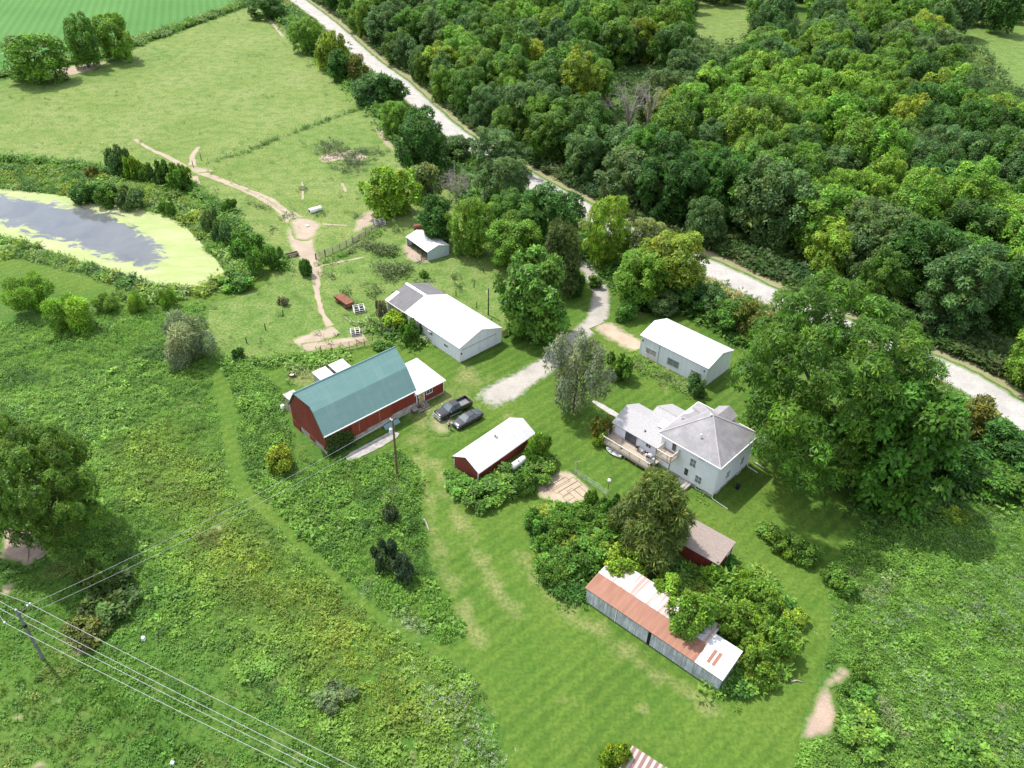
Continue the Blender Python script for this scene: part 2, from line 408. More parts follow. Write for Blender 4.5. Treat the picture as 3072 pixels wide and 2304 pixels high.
def crown_mesh(name, seed, r, h, zb, nl, ns, k, ln, wd, spray=.5, droop=.25, shape='round', yellow=.12, lobe=(.2, .4)):
    g = np.random.default_rng(seed)
    cz, hz = (zb + 1) / 2 * h, (1 - zb) / 2 * h
    Lc, Lr = [], []; f1, f2, f3 = g.uniform(0, 6.28, 3); am = .12 if shape == 'cone' else .2
    for i in range(nl):
        az = 2 * pi * (i * .618 + g.uniform(-.08, .08)); t = (-0.75 if shape == 'cone' else -.93) + (1.6 if shape == 'cone' else 1.8) * (i + .5) / nl
        if shape == 'cone': q = 1 - (t + .75) / 1.75; rad = (.2 + .95 * q ** .7) * g.uniform(.6, 1.0)
        else: rad = (sqrt(max(0, 1 - min(1, abs(t)) ** 2.2)) if t > -.2 else .96 - .35 * (-.2 - t)) * (g.uniform(.75, 1.08) if i % 4 else g.uniform(.2, .8))
        rad *= 1 + am * sin(2 * az + f1) + am * .8 * sin(3 * az + f2 + 2 * t); zt_ = 1 - .16 * (1 + sin(az + f3)) * max(0, t)
        lr = g.uniform(*(lobe if nl < 30 else (.13, .25) if nl < 100 else (.09, .16))) * min(r, hz * 1.15) * (1 if shape != 'cone' else (.6 + .75 * q))
        Lc.append((rad * (r - lr * .75) * cos(az), rad * (r - lr * .75) * sin(az), cz + t * zt_ * (hz - lr * .55))); Lr.append(lr)
    Lc, Lr = np.array(Lc), np.array(Lr); lc = g.uniform(.74, 1.26, nl); ly = g.random(nl)
    N_ = ns * 3; li = g.choice(nl, N_, p=Lr ** 2 / (Lr ** 2).sum())
    d = g.normal(size=(N_, 3)); d[:, 2] += .35 if nl < 30 else .8; d = unit(d)
    P = Lc[li] + d * (Lr[li] * g.uniform(.72, 1.12, N_))[:, None]
    dep = np.min(np.linalg.norm(P[:, None] - Lc[None], axis=2) / Lr[None] + np.where(np.arange(nl)[None] == li[:, None], 9, 0), axis=1)
    keep = (dep > .8) & (P[:, 2] > zb * h * .55 + .05); P, d, li = P[keep][:ns], d[keep][:ns], li[keep][:ns]; n = len(P)
    P = np.repeat(P, k, 0); D = np.repeat(d, k, 0)
    t = g.normal(size=P.shape); t -= D * (t * D).sum(1)[:, None]; t = unit(t)
    dirn = unit(t + D * g.uniform(.0, .5, (len(P), 1)) + np.array([0, 0, -droop]))
    nrm = unit(D * .8 + np.array([0, 0, .7]) + g.normal(size=P.shape) * .3)
    base = P + t * g.uniform(0, spray * .55, (len(P), 1)) + g.normal(size=P.shape) * spray * .12
    V = leaves(base, dirn, nrm, ln * g.uniform(.7, 1.25, len(P)), wd * g.uniform(.75, 1.2, len(P)))
    b = np.repeat((.52 + 1.05 * g.random(n) ** 1.4) * lc[li], k) * g.uniform(.85, 1.15, n * k)
    C = np.stack([b, b, b], 1); yl = np.repeat((g.random(n) < yellow) * g.uniform(.2, .9, n) + (ly[li] < .2) * .25, k)
    C *= np.stack([1 + .75 * yl, 1 + .22 * yl, 1 - .15 * yl], 1)
    me = quads_mesh(name, V, C, MLEAF); return me, Lc, Lr
def trunk_mesh(name, seed, h, r0, Lc, nlimb=6, zf=.62):
    g = np.random.default_rng(seed); m = MB()
    wob = lambda q: Vector((g.uniform(-.12, .12) * q, g.uniform(-.12, .12) * q, 0))
    pts = [Vector((0, 0, -.15))] + [Vector((0, 0, h * zf * t)) + wob(h * .12 * t) for t in (.12, .35, .6, .8, 1)]
    m.tube(pts, [r0 * 1.35, r0, r0 * .86, r0 * .66, r0 * .45, r0 * .2], 8)
    for i in g.permutation(len(Lc))[:nlimb]:
        e = Vector(Lc[i]); s_ = min(.95, max(.25, (e.z - .18 * h) / (h * zf) * .75)); j = s_ * (len(pts) - 1); a = pts[int(j)].lerp(pts[min(len(pts) - 1, int(j) + 1)], j - int(j))
        mid = a.lerp(e, .5) + Vector((0, 0, .08 * h)); m.tube([a, mid, e], [r0 * .42, r0 * .27, r0 * .08], 5)
    return m.mesh(name, MBARK, True)
PROTO = {}
def proto(kind):
    if kind in PROTO: return PROTO[kind]
    sp = {  # r, h, zb, lobes, sprays, leaves per spray, leaf length, width, spray size, droop, shape, yellow, variants, trunk r
        'oak': (6.2, 14, .05, 74, 2500, 7, .50, .27, .75, .2, 'round', .1, 6, .26),
        'ash': (6.2, 14, .04, 70, 2300, 8, .60, .20, .5, .4, 'round', .14, 5, .22),
        'tall': (4.3, 16, .04, 64, 2100, 7, .50, .22, .7, .3, 'round', .1, 4, .2),
        'walnut': (7.6, 15.5, .08, 190, 6200, 11, .40, .115, .34, .4, 'round', .1, 2, .42),
        'maple': (3.3, 8.5, .06, 66, 1900, 7, .40, .24, .45, .2, 'round', .03, 2, .17),
        'silver': (3.4, 6.2, .06, 50, 800, 8, .36, .13, .6, .3, 'round', .02, 1, .18),
        'small': (2.6, 5, .03, 40, 1000, 6, .38, .21, .5, .2, 'round', .12, 5, .1),
        'bush': (1.5, 1.9, .0, 14, 560, 6, .27, .16, .36, .12, 'round', .1, 6, .05),
        'willow': (2.4, 4.2, .0, 12, 1000, 8, .42, .07, .5, -.25, 'round', .1, 2, .09),
        'cedar': (2.9, 7.5, .02, 60, 2300, 6, .44, .1, .55, .25, 'cone', .12, 2, .16),
        'wild': (2.4, 6.5, .04, 14, 1000, 6, .44, .2, .7, .3, 'round', .16, 4, .1)}[kind]
    r, h, zb, nl, ns, k, ln, wd, spy, dr, shp, yl, nv, tr = sp; L = []
    for i in range(nv):
        cm, Lc, Lr = crown_mesh(kind + '_crown', 101 * (i + 1) + len(PROTO) * 7, r, h, zb, nl, ns, k, ln, wd, spy, dr, shp, yl)
        L.append((cm, trunk_mesh(kind + '_trunk', i + 3, h, tr, Lc, 3 if kind in ('bush',) else 6, .45 if zb < .05 else .62)))
    PROTO[kind] = (r, h, zb, L); return PROTO[kind]
TINT0 = {'bright': (.128, .262, .030), 'mid': (.084, .192, .026), 'dark': (.050, .132, .022), 'blue': (.085, .170, .050), 'yellow': (.185, .285, .032),
        'pale': (.145, .225, .07), 'grey': (.20, .235, .135), 'silver': (.19, .215, .135), 'olive': (.145, .16, .03), 'lime': (.165, .30, .028), 'emerald': (.098, .225, .034)}
TINT = {k_: tuple(c_ * 1.12 for c_ in v_) for k_, v_ in TINT0.items()}
TREES = []
def plant(name, label, cat, p, r, h, kind, tint, group=None, rz=None, vi=None):
    r0, h0, zb, L = proto(kind); i = (len(TREES) if vi is None else vi) % len(L)
    t = thing(name, label, cat, (p[0], p[1], 0), random.uniform(0, 6.28) if rz is None else rz, group)
    c = TINT[tint] if isinstance(tint, str) else tint; j = random.uniform(.82, 1.2) if 'woods' in (group or '') else random.uniform(.94, 1.08); c = (c[0] * random.uniform(.88, 1.14), c[1], c[2])
    crown = link('crown' if kind not in ('bush',) else 'foliage', L[i][0], t); crown.scale = (r / r0, r / r0, h / h0); crown.location.z = -.07 * h if kind in ('oak', 'ash', 'small', 'wild', 'maple', 'tall') else 0; crown.color = (c[0] * j, c[1] * j, c[2] * j, 1)
    if kind != 'bush':
        tk = link('trunk', L[i][1], t); tk.scale = (r / r0, r / r0, h / h0 * .95)
    TREES.append((p[0], p[1], r)); return t
def fit_plant(name, label, cat, bb, kind, tint, group=None, rz=None, vi=None, hmin=.7):
    """bb = picture box (x0, y0, x1, y1) of a crown -> a real tree of the size and place that fills it"""
    r0, h0, zb, L = proto(kind); x0, y0, x1, y1 = bb; cx, cy_ = (x0 + x1) / 2, (y0 + y1) / 2; z = 2.0
    for _ in range(12):
        p = G(cx, cy_, z); q = PR(p); s = FP / q[2] / KD; r = (x1 - x0) / 2 / s
        dv = (p - Vector((0, 0, CH))).normalized(); sp, cp = -dv.z, sqrt(1 - dv.z ** 2)
        k2 = ((y1 - y0) / 2 / s) ** 2 - (r * sp) ** 2
        he = sqrt(k2) / cp if k2 > (hmin * r * .5 * cp) ** 2 else hmin * r * .5
        h = 2 * he / (1 - zb); z = h * (1 + zb) / 2
    return plant(name, label, cat, (p.x, p.y), r * 1.03, h, kind, tint, group, rz, vi)

# ------------------------------------------------------------------ ground cover, thousands of small plants in one object
def clump(kind, g):
    """template of quads (n,4,3) for one small plant, radius about 1, plus brightness (n,)"""
    if kind == 'leafy':
        n = 15; az = g.uniform(0, 2 * pi, n); rr = np.sqrt(g.random(n)) * .55; z = .25 + .75 * g.random(n) ** .7 * (1 - rr * .6)
        b = np.stack([rr * np.cos(az), rr * np.sin(az), z], 1); o = np.stack([np.cos(az), np.sin(az), g.uniform(-.35, .35, n)], 1)
        d = unit(o + g.normal(size=(n, 3)) * .45); nr = unit(np.array([0, 0, 1.0]) + o * .35 + g.normal(size=(n, 3)) * .25)
        return leaves(b, d, nr, g.uniform(.4, .75, n), g.uniform(.22, .38, n)), g.uniform(.75, 1.25, n)
    if kind == 'stalk':                                 # upright weeds with narrow leaves
        n = 14; az = g.uniform(0, 2 * pi, n); rr = g.random(n) * .45; z = g.uniform(.1, .85, n)
        b = np.stack([rr * np.cos(az), rr * np.sin(az), z], 1); o = np.stack([np.cos(az), np.sin(az), g.uniform(.2, 1.1, n)], 1)
        d = unit(o + g.normal(size=(n, 3)) * .3); nr = unit(np.array([0, 0, 1.0]) + g.normal(size=(n, 3)) * .4)
        return leaves(b, d, nr, g.uniform(.4, .7, n), g.uniform(.10, .18, n)), g.uniform(.75, 1.25, n)
    if kind == 'flower':
        n = 9; az = g.uniform(0, 2 * pi, n); rr = np.sqrt(g.random(n)) * .9
        b = np.stack([rr * np.cos(az), rr * np.sin(az), g.uniform(.85, 1.15, n)], 1); d = unit(np.stack([np.cos(az), np.sin(az), g.uniform(-.1, .5, n)], 1))
        return leaves(b, d, unit(np.array([[0, 0, 1.0]] * n) + g.normal(size=(n, 3)) * .3), np.full(n, .24), np.full(n, .24)), g.uniform(.8, 1.2, n)
    n = 9; az = g.uniform(0, 2 * pi, n); b = np.stack([.22 * np.cos(az), .22 * np.sin(az), np.zeros(n)], 1)   # grass tuft
    o = np.stack([np.cos(az) * .55, np.sin(az) * .55, np.ones(n)], 1); d = unit(o + g.normal(size=(n, 3)) * .25)
    return leaves(b, d, unit(np.cross(d, g.normal(size=(n, 3)))), g.uniform(.7, 1.15, n), g.uniform(.12, .2, n)), g.uniform(.8, 1.2, n)
def cover(name, P, S, C, kinds, label=None, cat=None, Z=None, HS=None, seed=1, mat=None, kind='stuff'):
    """P (n,2) places, S sizes, C (n,3) colours; kinds (n,) names of templates"""
    g = np.random.default_rng(seed); VV, CC = [], []; kinds = np.array(kinds); T = {}
    HS = np.ones(len(P)) if HS is None else HS; Z = np.zeros(len(P)) if Z is None else Z
    for kd in np.unique(kinds):
        idx = np.where(kinds == kd)[0]; tp = g.integers(0, 8, len(idx))
        for q in range(8):
            ii = idx[tp == q]
            if not len(ii): continue
            V, b = clump(kd, g); a = g.uniform(0, 2 * pi, len(ii)); ca, sa = np.cos(a), np.sin(a)
            X, Y, Zq = V[..., 0], V[..., 1], V[..., 2]
            nx = (ca[:, None, None] * X - sa[:, None, None] * Y) * S[ii][:, None, None] + P[ii][:, 0][:, None, None]
            ny = (sa[:, None, None] * X + ca[:, None, None] * Y) * S[ii][:, None, None] + P[ii][:, 1][:, None, None]
            nz = Zq * (S[ii] * HS[ii])[:, None, None] + Z[ii][:, None, None]
            VV.append(np.stack([nx, ny, nz], -1).reshape(-1, 4, 3)); CC.append((C[ii][:, None, :] * b[None, :, None]).reshape(-1, 3))
    o = link(name, quads_mesh(name, np.concatenate(VV), np.concatenate(CC), mat or MLEAF)); return tag(o, label, cat, kind=kind)
def sample(poly, dens, minus=(), jitter=True):
    poly = np.array(poly); lo, hi = poly.min(0), poly.max(0); n = int(dens * np.prod(hi - lo))
    P = rng.uniform(lo, hi, (n, 2)); k = inside(P, poly)
    for m in minus: k &= ~inside(P, m)
    return P[k]
def palette(P, stops, scale=7, seed=1, jit=.12, sharp=1.0):
    """blend a list of colours by a patchy noise value"""
    f = np.clip((fbm(P[:, 0], P[:, 1], scale, seed) - .5) * 2.6 * sharp + .5 + rng.normal(size=len(P)) * jit, 0, .9999) * (len(stops) - 1)
    i = f.astype(int); t = (f - i)[:, None]; S = np.array(stops); return (S[i] * (1 - t) + S[i + 1] * t) * rng.uniform(.85, 1.15, (len(P), 1))
# ------------------------------------------------------------------ the land
SOIL = ((.36, .275, .21, 1), (.50, .40, .315, 1)); GRAVEL = ((.52, .50, .47, 1), (.74, .72, .69, 1))
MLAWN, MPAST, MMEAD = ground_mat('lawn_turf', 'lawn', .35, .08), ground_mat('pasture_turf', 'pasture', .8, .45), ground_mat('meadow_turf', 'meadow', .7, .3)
ROADL = GP([(590, -45), (640, -2), (652, 7), (715, 55), (753, 92), (796, 132), (857, 174), (900, 217), (954, 267), (993, 298), (1080, 350), (1160, 400), (1255, 449), (1356, 508), (1517, 571), (1645, 632), (1830, 712), (1990, 780), (2066, 812), (2125, 843), (2188, 888), (2300, 960), (2420, 1040)])
me = bpy.data.meshes.new('ground'); gs = 40
gx = np.linspace(-700, 800, gs); gy = np.linspace(-60, 1100, gs)
me.from_pydata([(x, y, 0) for y in gy for x in gx], [], [(j * gs + i, j * gs + i + 1, (j + 1) * gs + i + 1, (j + 1) * gs + i) for j in range(gs - 1) for i in range(gs - 1)])
me.materials.append(MMEAD); tag(link('ground', me), kind='structure')

D_PAST = [(-260, 215), (0, 175), (120, 158), (240, 140), (290, 105), (400, 65), (520, 22), (550, 12), (590, 40), (640, 85), (700, 150), (760, 205), (800, 240), (850, 290), (930, 340), (1000, 420), (1040, 480), (1100, 540), (1160, 560), (1165, 600), (1110, 640), (1105, 690), (1085, 720), (935, 702), (855, 695), (838, 735), (795, 748), (740, 758), (650, 770), (570, 780), (480, 775), (455, 745), (448, 690), (455, 640), (520, 615), (600, 590), (590, 555), (545, 505), (480, 445), (430, 408), (400, 380), (330, 372), (230, 356), (100, 345), (-260, 330)]
W_PAST = GP(D_PAST)
lushA = GP([(640, 280), (790, 235), (860, 330), (800, 420), (640, 340), (560, 320)]); lushB = GP([(600, 590), (700, 540), (980, 480), (1160, 560), (1100, 720), (700, 770), (460, 760), (450, 640)])
def lush(P):
    f = fbm(P[:, 0], P[:, 1], 14, 5)
    v = .75 * sstep(-6, 6, np.where(inside(P, lushB), 1, -1) * dseg(P, lushB, True)) + .6 * sstep(-8, 8, np.where(inside(P, lushA), 1, -1) * dseg(P, lushA, True))
    v += .8 * sstep(14, 0, dseg(P, GP([(0, 190), (240, 160), (350, 115)])))
    return np.clip(v * (.35 + 1.1 * f), 0, 1)
sheet('pasture', W_PAST, .004, MPAST, 2.2, 1.6, .3, {'lush': lush})
# crop field with drilled rows
k = N('crop_rows'); p = k.pos(); n1 = k.noise(p, .03, 3)
c = k.ramp(n1, [(.3, (.060, .175, .032, 1)), (.7, (.085, .215, .045, 1))])
rows = k.wave(k.sc(p, (1, 1, 1), (0, 0, radians(-20))), .105, 'X', 1.1, .05)
c = k.mix(k.ramp(rows, [(.25, .28), (.75, 0.0)]), c, (.035, .10, .02, 1)); n3 = k.noise(p, 1.3, 4, .7)
c = k.mix(k.ramp(n3, [(.35, .45), (.6, 0.0)]), c, (.03, .10, .018, 1)); k.pbr(c, .8, .15, 0, k.bump(rows, .5, .3)); MCROP = k.m
D_CROP = [(-300, -60), (-300, 205), (0, 158), (130, 133), (250, 108), (300, 82), (400, 48), (495, 14), (508, 2), (514, -14), (500, -60)]
sheet('crop_field', GP(D_CROP), .006, MCROP, 5, 3, .5)

D_LAWN = [(1236, 540), (1222, 590), (1195, 680), (1120, 725), (1085, 745), (935, 705), (860, 716), (815, 745), (745, 762), (660, 772), (572, 786), (558, 800), (596, 830), (625, 850), (640, 930), (760, 975), (862, 972), (905, 1008), (915, 1030), (907, 1080), (915, 1130), (935, 1230), (960, 1290), (1000, 1340), (1004, 1370), (985, 1396), (950, 1398), (905, 1372), (820, 1322), (745, 1252), (692, 1203), (640, 1152), (600, 1112), (565, 1083), (535, 1040), (516, 990), (510, 940), (514, 900), (505, 860), (478, 800), (462, 752), (440, 742), (446, 770), (462, 840), (476, 900), (486, 985), (498, 1040), (545, 1095), (600, 1142), (690, 1224), (760, 1292), (820, 1342), (900, 1390), (960, 1422), (1010, 1442), (1040, 1482), (1062, 1530), (1082, 1580), (1097, 1659), (1110, 1760), (1700, 1760), (1712, 1659), (1728, 1600), (1730, 1540), (1760, 1490), (1778, 1440), (1788, 1390), (1792, 1330), (1786, 1280), (1782, 1250), (1806, 1205), (1838, 1162), (1868, 1112), (1890, 1082), (1960, 1040), (2000, 960), (1900, 900), (1800, 860), (1700, 850), (1640, 820), (1600, 740), (1500, 690), (1400, 680), (1345, 650), (1320, 600), (1275, 545)]
dryL = [GP(q) for q in ([(905, 985), (925, 1060), (935, 1150), (960, 1230), (1010, 1330), (1050, 1400)], [(940, 1000), (985, 1100), (1040, 1220), (1110, 1330)], [(1130, 1200), (1190, 1290), (1300, 1370), (1420, 1460), (1540, 1530)], [(890, 890), (960, 870), (1050, 850), (1110, 820)], [(1000, 800), (1060, 850), (1150, 800)], [(1440, 870), (1440, 770)])]
dryW = [2.2, 2.5, 2.6, 5.5, 4.0, 1.0]
dryB = [(G(x, y), r) for x, y, r in ((1210, 1515, .7), (1390, 1530, 1.2), (1340, 1340, .8), (930, 905, 3.0), (960, 935, 2.2), (1380, 680, 2.2), (660, 812, 4), (1100, 900, 1.6), (925, 905, 4.5), (965, 868, 3.5), (900, 955, 2.5), (940, 1000, 2.2), (1010, 815, 3.5), (1060, 830, 3), (690, 790, 3), (1460, 1475, 1.6), (1530, 1535, 1.5), (1300, 1350, 1.5))]
def dry(P):
    v = np.zeros(len(P))
    for L, w_ in zip(dryL, dryW): v = np.maximum(v, .72 * np.clip(1 - dseg(P, L) / w_, 0, 1))
    for c_, r in dryB: v = np.maximum(v, .8 * np.clip(1.25 - np.linalg.norm(P - np.array([c_.x, c_.y]), axis=1) / r, 0, 1))
    v += .42 * sstep(.56, .78, fbm(P[:, 0], P[:, 1], 5, 21)) * sstep(64, 48, P[:, 1])
    return np.clip(v, 0, 1)
W_LAWN = GP(D_LAWN)
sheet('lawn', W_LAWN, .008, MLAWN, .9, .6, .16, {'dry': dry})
for q in ([(-60, 352), (40, 350), (100, 356), (230, 377), (300, 391), (370, 404), (425, 437), (495, 497), (552, 560), (578, 592), (545, 622), (470, 642), (400, 655), (330, 662)],
          [(-60, 580), (60, 592), (130, 612), (200, 632), (262, 652), (330, 662), (420, 657)]):
    o = ribbon('path', GP(q), [4.5, 4.0, 3.2, 3.0, 3.0, 4.0] if q[0][1] < 500 else [9, 8, 6.5, 4.0], .010, MLAWN)
# gravel road with grass verges, drive, tracks, bare soil
MROAD = worn_mat('gravel_road', 'meadow', (.33, .315, .29, 1), (.47, .455, .43, 1), .26, .8, .6, grit=2.5)
ribbon('road', ROADL, 8.2, .020, MROAD, .35, step=1.6, nx=13)
MVERGE = worn_mat('dry_verge', 'meadow', (.20, .20, .10, 1), (.30, .28, .16, 1), .3, .9, .7)
L_ = np.array(ROADL); Tn = np.gradient(L_, axis=0); Tn /= np.linalg.norm(Tn, axis=1)[:, None]; NR = np.stack([Tn[:, 1], -Tn[:, 0]], 1)
NR *= np.sign((NR @ np.array([1, .6])))[:, None]
ribbon('road_verge', [tuple(a) for a in L_ + NR * 5.0], 4.6, .014, MVERGE, .4, step=1.6)
MDRIVE = worn_mat('gravel_drive', 'lawn', (.29, .265, .23, 1), (.45, .425, .39, 1), .26, 1.25, 1.0, grit=5)
ribbon('driveway', GP([(1195, 430), (1205, 470), (1222, 510), (1246, 546), (1267, 576), (1291, 612), (1299, 642), (1296, 668), (1284, 697), (1254, 722), (1224, 748), (1186, 786), (1143, 812), (1110, 832), (1070, 855), (1035, 872)]), [3, 3.8, 3.8, 4.0, 4.8, 4.6, 4.6, 5.4, 7.0, 6.5], .016, MDRIVE, .3, eg=1.6, fl=14)
MTAN = worn_mat('worn_drive', 'lawn', (.34, .27, .19, 1), (.50, .42, .32, 1), .3, 1.0, 1.1)
ribbon('driveway', GP([(1296, 700), (1330, 722), (1365, 742), (1384, 752)]), [5, 6, 5.4, 4.8], .018, MTAN, .3, eg=1.3, fl=5)
MSOIL = worn_mat('bare_soil', 'pasture', (.31, .25, .19, 1), (.42, .345, .27, 1), .3, .9, .9)
MSOILL = worn_mat('bare_soil_yard', 'lawn', (.33, .26, .19, 1), (.47, .40, .29, 1), .3, 1.0, .9)
MSOILM = worn_mat('bare_soil_field', 'meadow', (.30, .22, .17, 1), (.44, .345, .27, 1), .35, 1.1, .9)
for q, w_ in (([(292, 300), (305, 312), (330, 325), (365, 340), (400, 362), (415, 372)], [.9, 1.1, 1.6, 2.2]),
              ([(430, 317), (416, 335), (415, 352), (418, 368)], [1, 1.6, 2.6]),
              ([(405, 365), (440, 375), (500, 398), (555, 422), (600, 450), (650, 482)], [3.4, 2.4, 1.8, 2.2, 7]),
              ([(500, 396), (550, 415), (590, 432), (625, 462), (655, 482)], [.9, 1.2, 1.3]), ([(560, 425), (590, 448), (630, 475), (645, 484)], [1.0, 1.2]),
              ([(420, 380), (428, 402), (450, 438)], [1.8, 1.4, .9]), ([(665, 485), (700, 485), (752, 487)], [1.4, .9, .6]),
              ([(665, 484), (652, 505), (652, 525), (660, 545), (678, 570), (684, 600), (684, 630), (690, 660), (700, 685), (715, 705)], [8, 7.5, 5.5, 4.2, 3.6, 1.7, 1.1, .9, .9, 2]),
              ([(690, 575), (740, 565), (790, 555)], [.7, .5]), ([(652, 392), (656, 412), (652, 432)], [.7, .6]), ([(738, 395), (748, 415)], [.6, .6]),
              ([(570, 30), (592, 55), (612, 80)], [1.2, 1.2]), ([(640, 745), (690, 725), (728, 712)], [3.4, 3.6, 2.6]), ([(650, 752), (740, 742), (790, 728)], [2.6, 3, 2])):
    ribbon('dirt_track', GP(q), [x * 1.1 for x in w_], .012, MSOIL, .25, step=.8)
for q in ([(618, 474), (655, 468), (696, 478), (694, 498), (676, 520), (642, 522), (626, 502)], [(760, 482), (785, 455), (830, 452), (830, 470), (815, 482), (780, 500), (762, 505)], [(405, 355), (430, 358), (470, 368), (465, 374), (432, 374), (412, 376)],
          [(680, 340), (720, 325), (760, 322), (800, 335), (790, 350), (740, 345), (700, 355)], [(805, 275), (825, 272), (855, 322), (850, 332), (825, 310)], [(845, 365), (870, 360), (900, 385), (880, 395)], [(863, 528), (885, 522), (930, 560), (925, 572), (880, 566), (866, 548)],
          [(55, 172), (100, 152), (165, 140), (240, 130), (215, 148), (150, 165), (90, 177)], [(605, 548), (640, 545), (645, 560), (612, 565)]):
    sheet('bare_soil', GP(q), .016, MSOIL, .9, .7, .3, edge=1.3)
SOILP = []
for q in ([(1815, 1432), (1846, 1452), (1826, 1484), (1800, 1488), (1812, 1550), (1804, 1590), (1745, 1602), (1722, 1606), (1732, 1545), (1770, 1490)], [(810, 1060), (850, 1045), (872, 1058), (860, 1085), (815, 1092)], [(145, 1395), (180, 1375), (200, 1400), (170, 1425)], [(0, 1262), (45, 1258), (30, 1285), (0, 1290)], [(30, 1130), (90, 1150), (110, 1190), (60, 1230), (0, 1205), (0, 1150)],
          [(20, 1545), (55, 1540), (52, 1560), (25, 1560)], [(210, 1582), (245, 1580), (240, 1595), (212, 1596)], [(110, 1508), (135, 1505), (135, 1522), (115, 1525)], [(65, 1645), (100, 1635), (120, 1660), (60, 1670)], [(860, 1580), (880, 1600), (880, 1625), (862, 1610)], [(455, 1130), (490, 1135), (480, 1150), (455, 1145)], [(880, 1600), (900, 1630), (905, 1670), (885, 1660)]):
    SOILP.append(GP(q)); sheet('bare_soil', GP(q), .014, MSOILM, .5, .4, .25, edge=.9, it=0)
sheet('garden_soil', GP([(1150, 1048), (1190, 1020), (1226, 1013), (1246, 1025), (1298, 1068), (1283, 1084), (1231, 1102), (1163, 1082)]), .014, MSOILL, .5, .4, .2, edge=1.0)
sheet('concrete_pad', GP([(745, 985), (795, 957), (850, 932), (868, 940), (820, 968), (775, 990), (750, 998)]), .018, plain('old_slab', (.34, .325, .30, 1), .9, .1, var=.25, scale=1.5, stain=(.2, .19, .16, 1)), .6, .5, .1)
sheet('walkway', GP([(1275, 868), (1283, 864), (1335, 893), (1345, 902), (1328, 903)]), .018, plain('walk_slab', (.42, .40, .37, 1), .9, .1, var=.2), .5, .4, .05)
sheet('bare_soil', GP([(925, 892), (955, 880), (985, 900), (975, 940), (940, 945), (915, 920)]), .016, worn_mat('worn_parking', 'lawn', (.36, .31, .19, 1), (.46, .41, .27, 1), .45, 1.3, .5), .5, .4, .3, edge=2.5)
MCLEAR = ground_mat('clearing_turf', 'pasture', .8, .45)
sheet('clearing', GP([(2055, 10), (2330, -10), (2330, 190), (2200, 200), (2120, 150), (2062, 70)]), .006, MCLEAR, 3, 2, .4, {'lush': lambda P: np.full(len(P), .75)}); sheet('clearing', GP([(1480, -30), (1640, -30), (1650, 50), (1600, 105), (1500, 95)]), .006, MCLEAR, 3, 2, .4, {'lush': lambda P: np.full(len(P), .3)})
# pond: murky water with a floating mat of duckweed
D_POND = [(-150, 405), (0, 407), (60, 414), (150, 425), (250, 440), (330, 459), (375, 474), (412, 500), (450, 543), (476, 572), (486, 590), (478, 603), (440, 616), (400, 623), (350, 619), (300, 606), (250, 588), (200, 576), (150, 556), (100, 541), (60, 521), (0, 511), (-150, 480)]
W_POND = GP(D_POND); W_OPEN = GP([(-150, 412), (0, 421), (60, 430), (130, 445), (200, 452), (240, 463), (255, 478), (300, 500), (335, 522), (353, 545), (346, 570), (322, 579), (280, 568), (210, 546), (150, 527), (95, 513), (50, 497), (0, 478), (-150, 462)])
def openw(P):
    d = np.where(inside(P, W_OPEN), 1, -1) * dseg(P, W_OPEN, True); a = np.array(W_OPEN[7]); return np.clip(.5 + d / 11, 0, 1)
k = N('pond_surface'); p = k.pos(); a = k.attr('open')['Fac']
sw = k.noise(k.sc(p, (.55, 1.0, 1)), .38, 6, .68, 1.2)
e = k.math('ADD', a, k.math('MULTIPLY', k.math('SUBTRACT', sw, .5), 1.25)); m_ = k.ramp(e, [(.46, 0.0), (.53, .8), (.62, 1.0)])
alg = k.ramp(k.noise(k.sc(p, (.5, 1.1, 1)), .22, 5, .6, .8), [(.35, (.245, .315, .095, 1)), (.5, (.29, .34, .125, 1)), (.68, (.36, .355, .20, 1))])
alg = k.mix(k.ramp(k.noise(p, 2.6, 4, .7), [(.35, .3), (.6, 0.0)]), alg, (.15, .215, .065, 1))
wat = k.ramp(k.noise(p, .12, 4, .6, 1), [(.3, (.085, .095, .10, 1)), (.7, (.13, .14, .14, 1))])
k.pbr(k.mix(m_, alg, wat), k.mix(m_, (.75, .75, .75, 1), (.08, .08, .08, 1)), .5); MPOND = k.m
sheet('pond_water', W_POND, .014, MPOND, 1.1, .9, .12, {'open': openw})
# ------------------------------------------------------------------ buildings
def part(mb, name, mat, parent, label=None, **k):
    o = mb.build(name, mat, parent, **k)
    if label: o['label'] = label
    return o
def window(par, sg, ax, c, wd, ht, out=1, mull=(1, 1), frame=MWTRIM, pane=MGLASS, fw=.07, name='window', label=None):
    """ax 'u': window in a wall running along u at v=c[1]; 'v': along v at u=c[0]; out = side it faces"""
    m, g = MB(sg), MB(sg); u, v, z = c; a, b = wd / 2, ht / 2
    def bar(m, p0, p1, z0, z1, d0, d1):
        d0, d1 = sorted((d0 * out, d1 * out))
        if ax == 'u': m.box(u + p0, u + p1, v + d0, v + d1, z + z0, z + z1)
        else: m.box(u + d0, u + d1, v + p0, v + p1, z + z0, z + z1)
    bar(m, -a - fw, -a, -b, b, -.03, .06); bar(m, a, a + fw, -b, b, -.03, .06); bar(m, -a - fw, a + fw, b, b + fw, -.03, .065); bar(m, -a - fw - .03, a + fw + .03, -b - fw, -b, -.03, .09)
    for i in range(mull[0]): q = -a + wd * (i + 1) / (mull[0] + 1); bar(m, q - .018, q + .018, -b, b, .01, .035)
    for i in range(mull[1]): q = -b + ht * (i + 1) / (mull[1] + 1); bar(m, -a, a, q - .018, q + .018, .01, .036)
    bar(g, -a, a, -b, b, -.02, .014)
    o = part(m, name, frame, par, label); part(g, 'pane', pane, o); return o
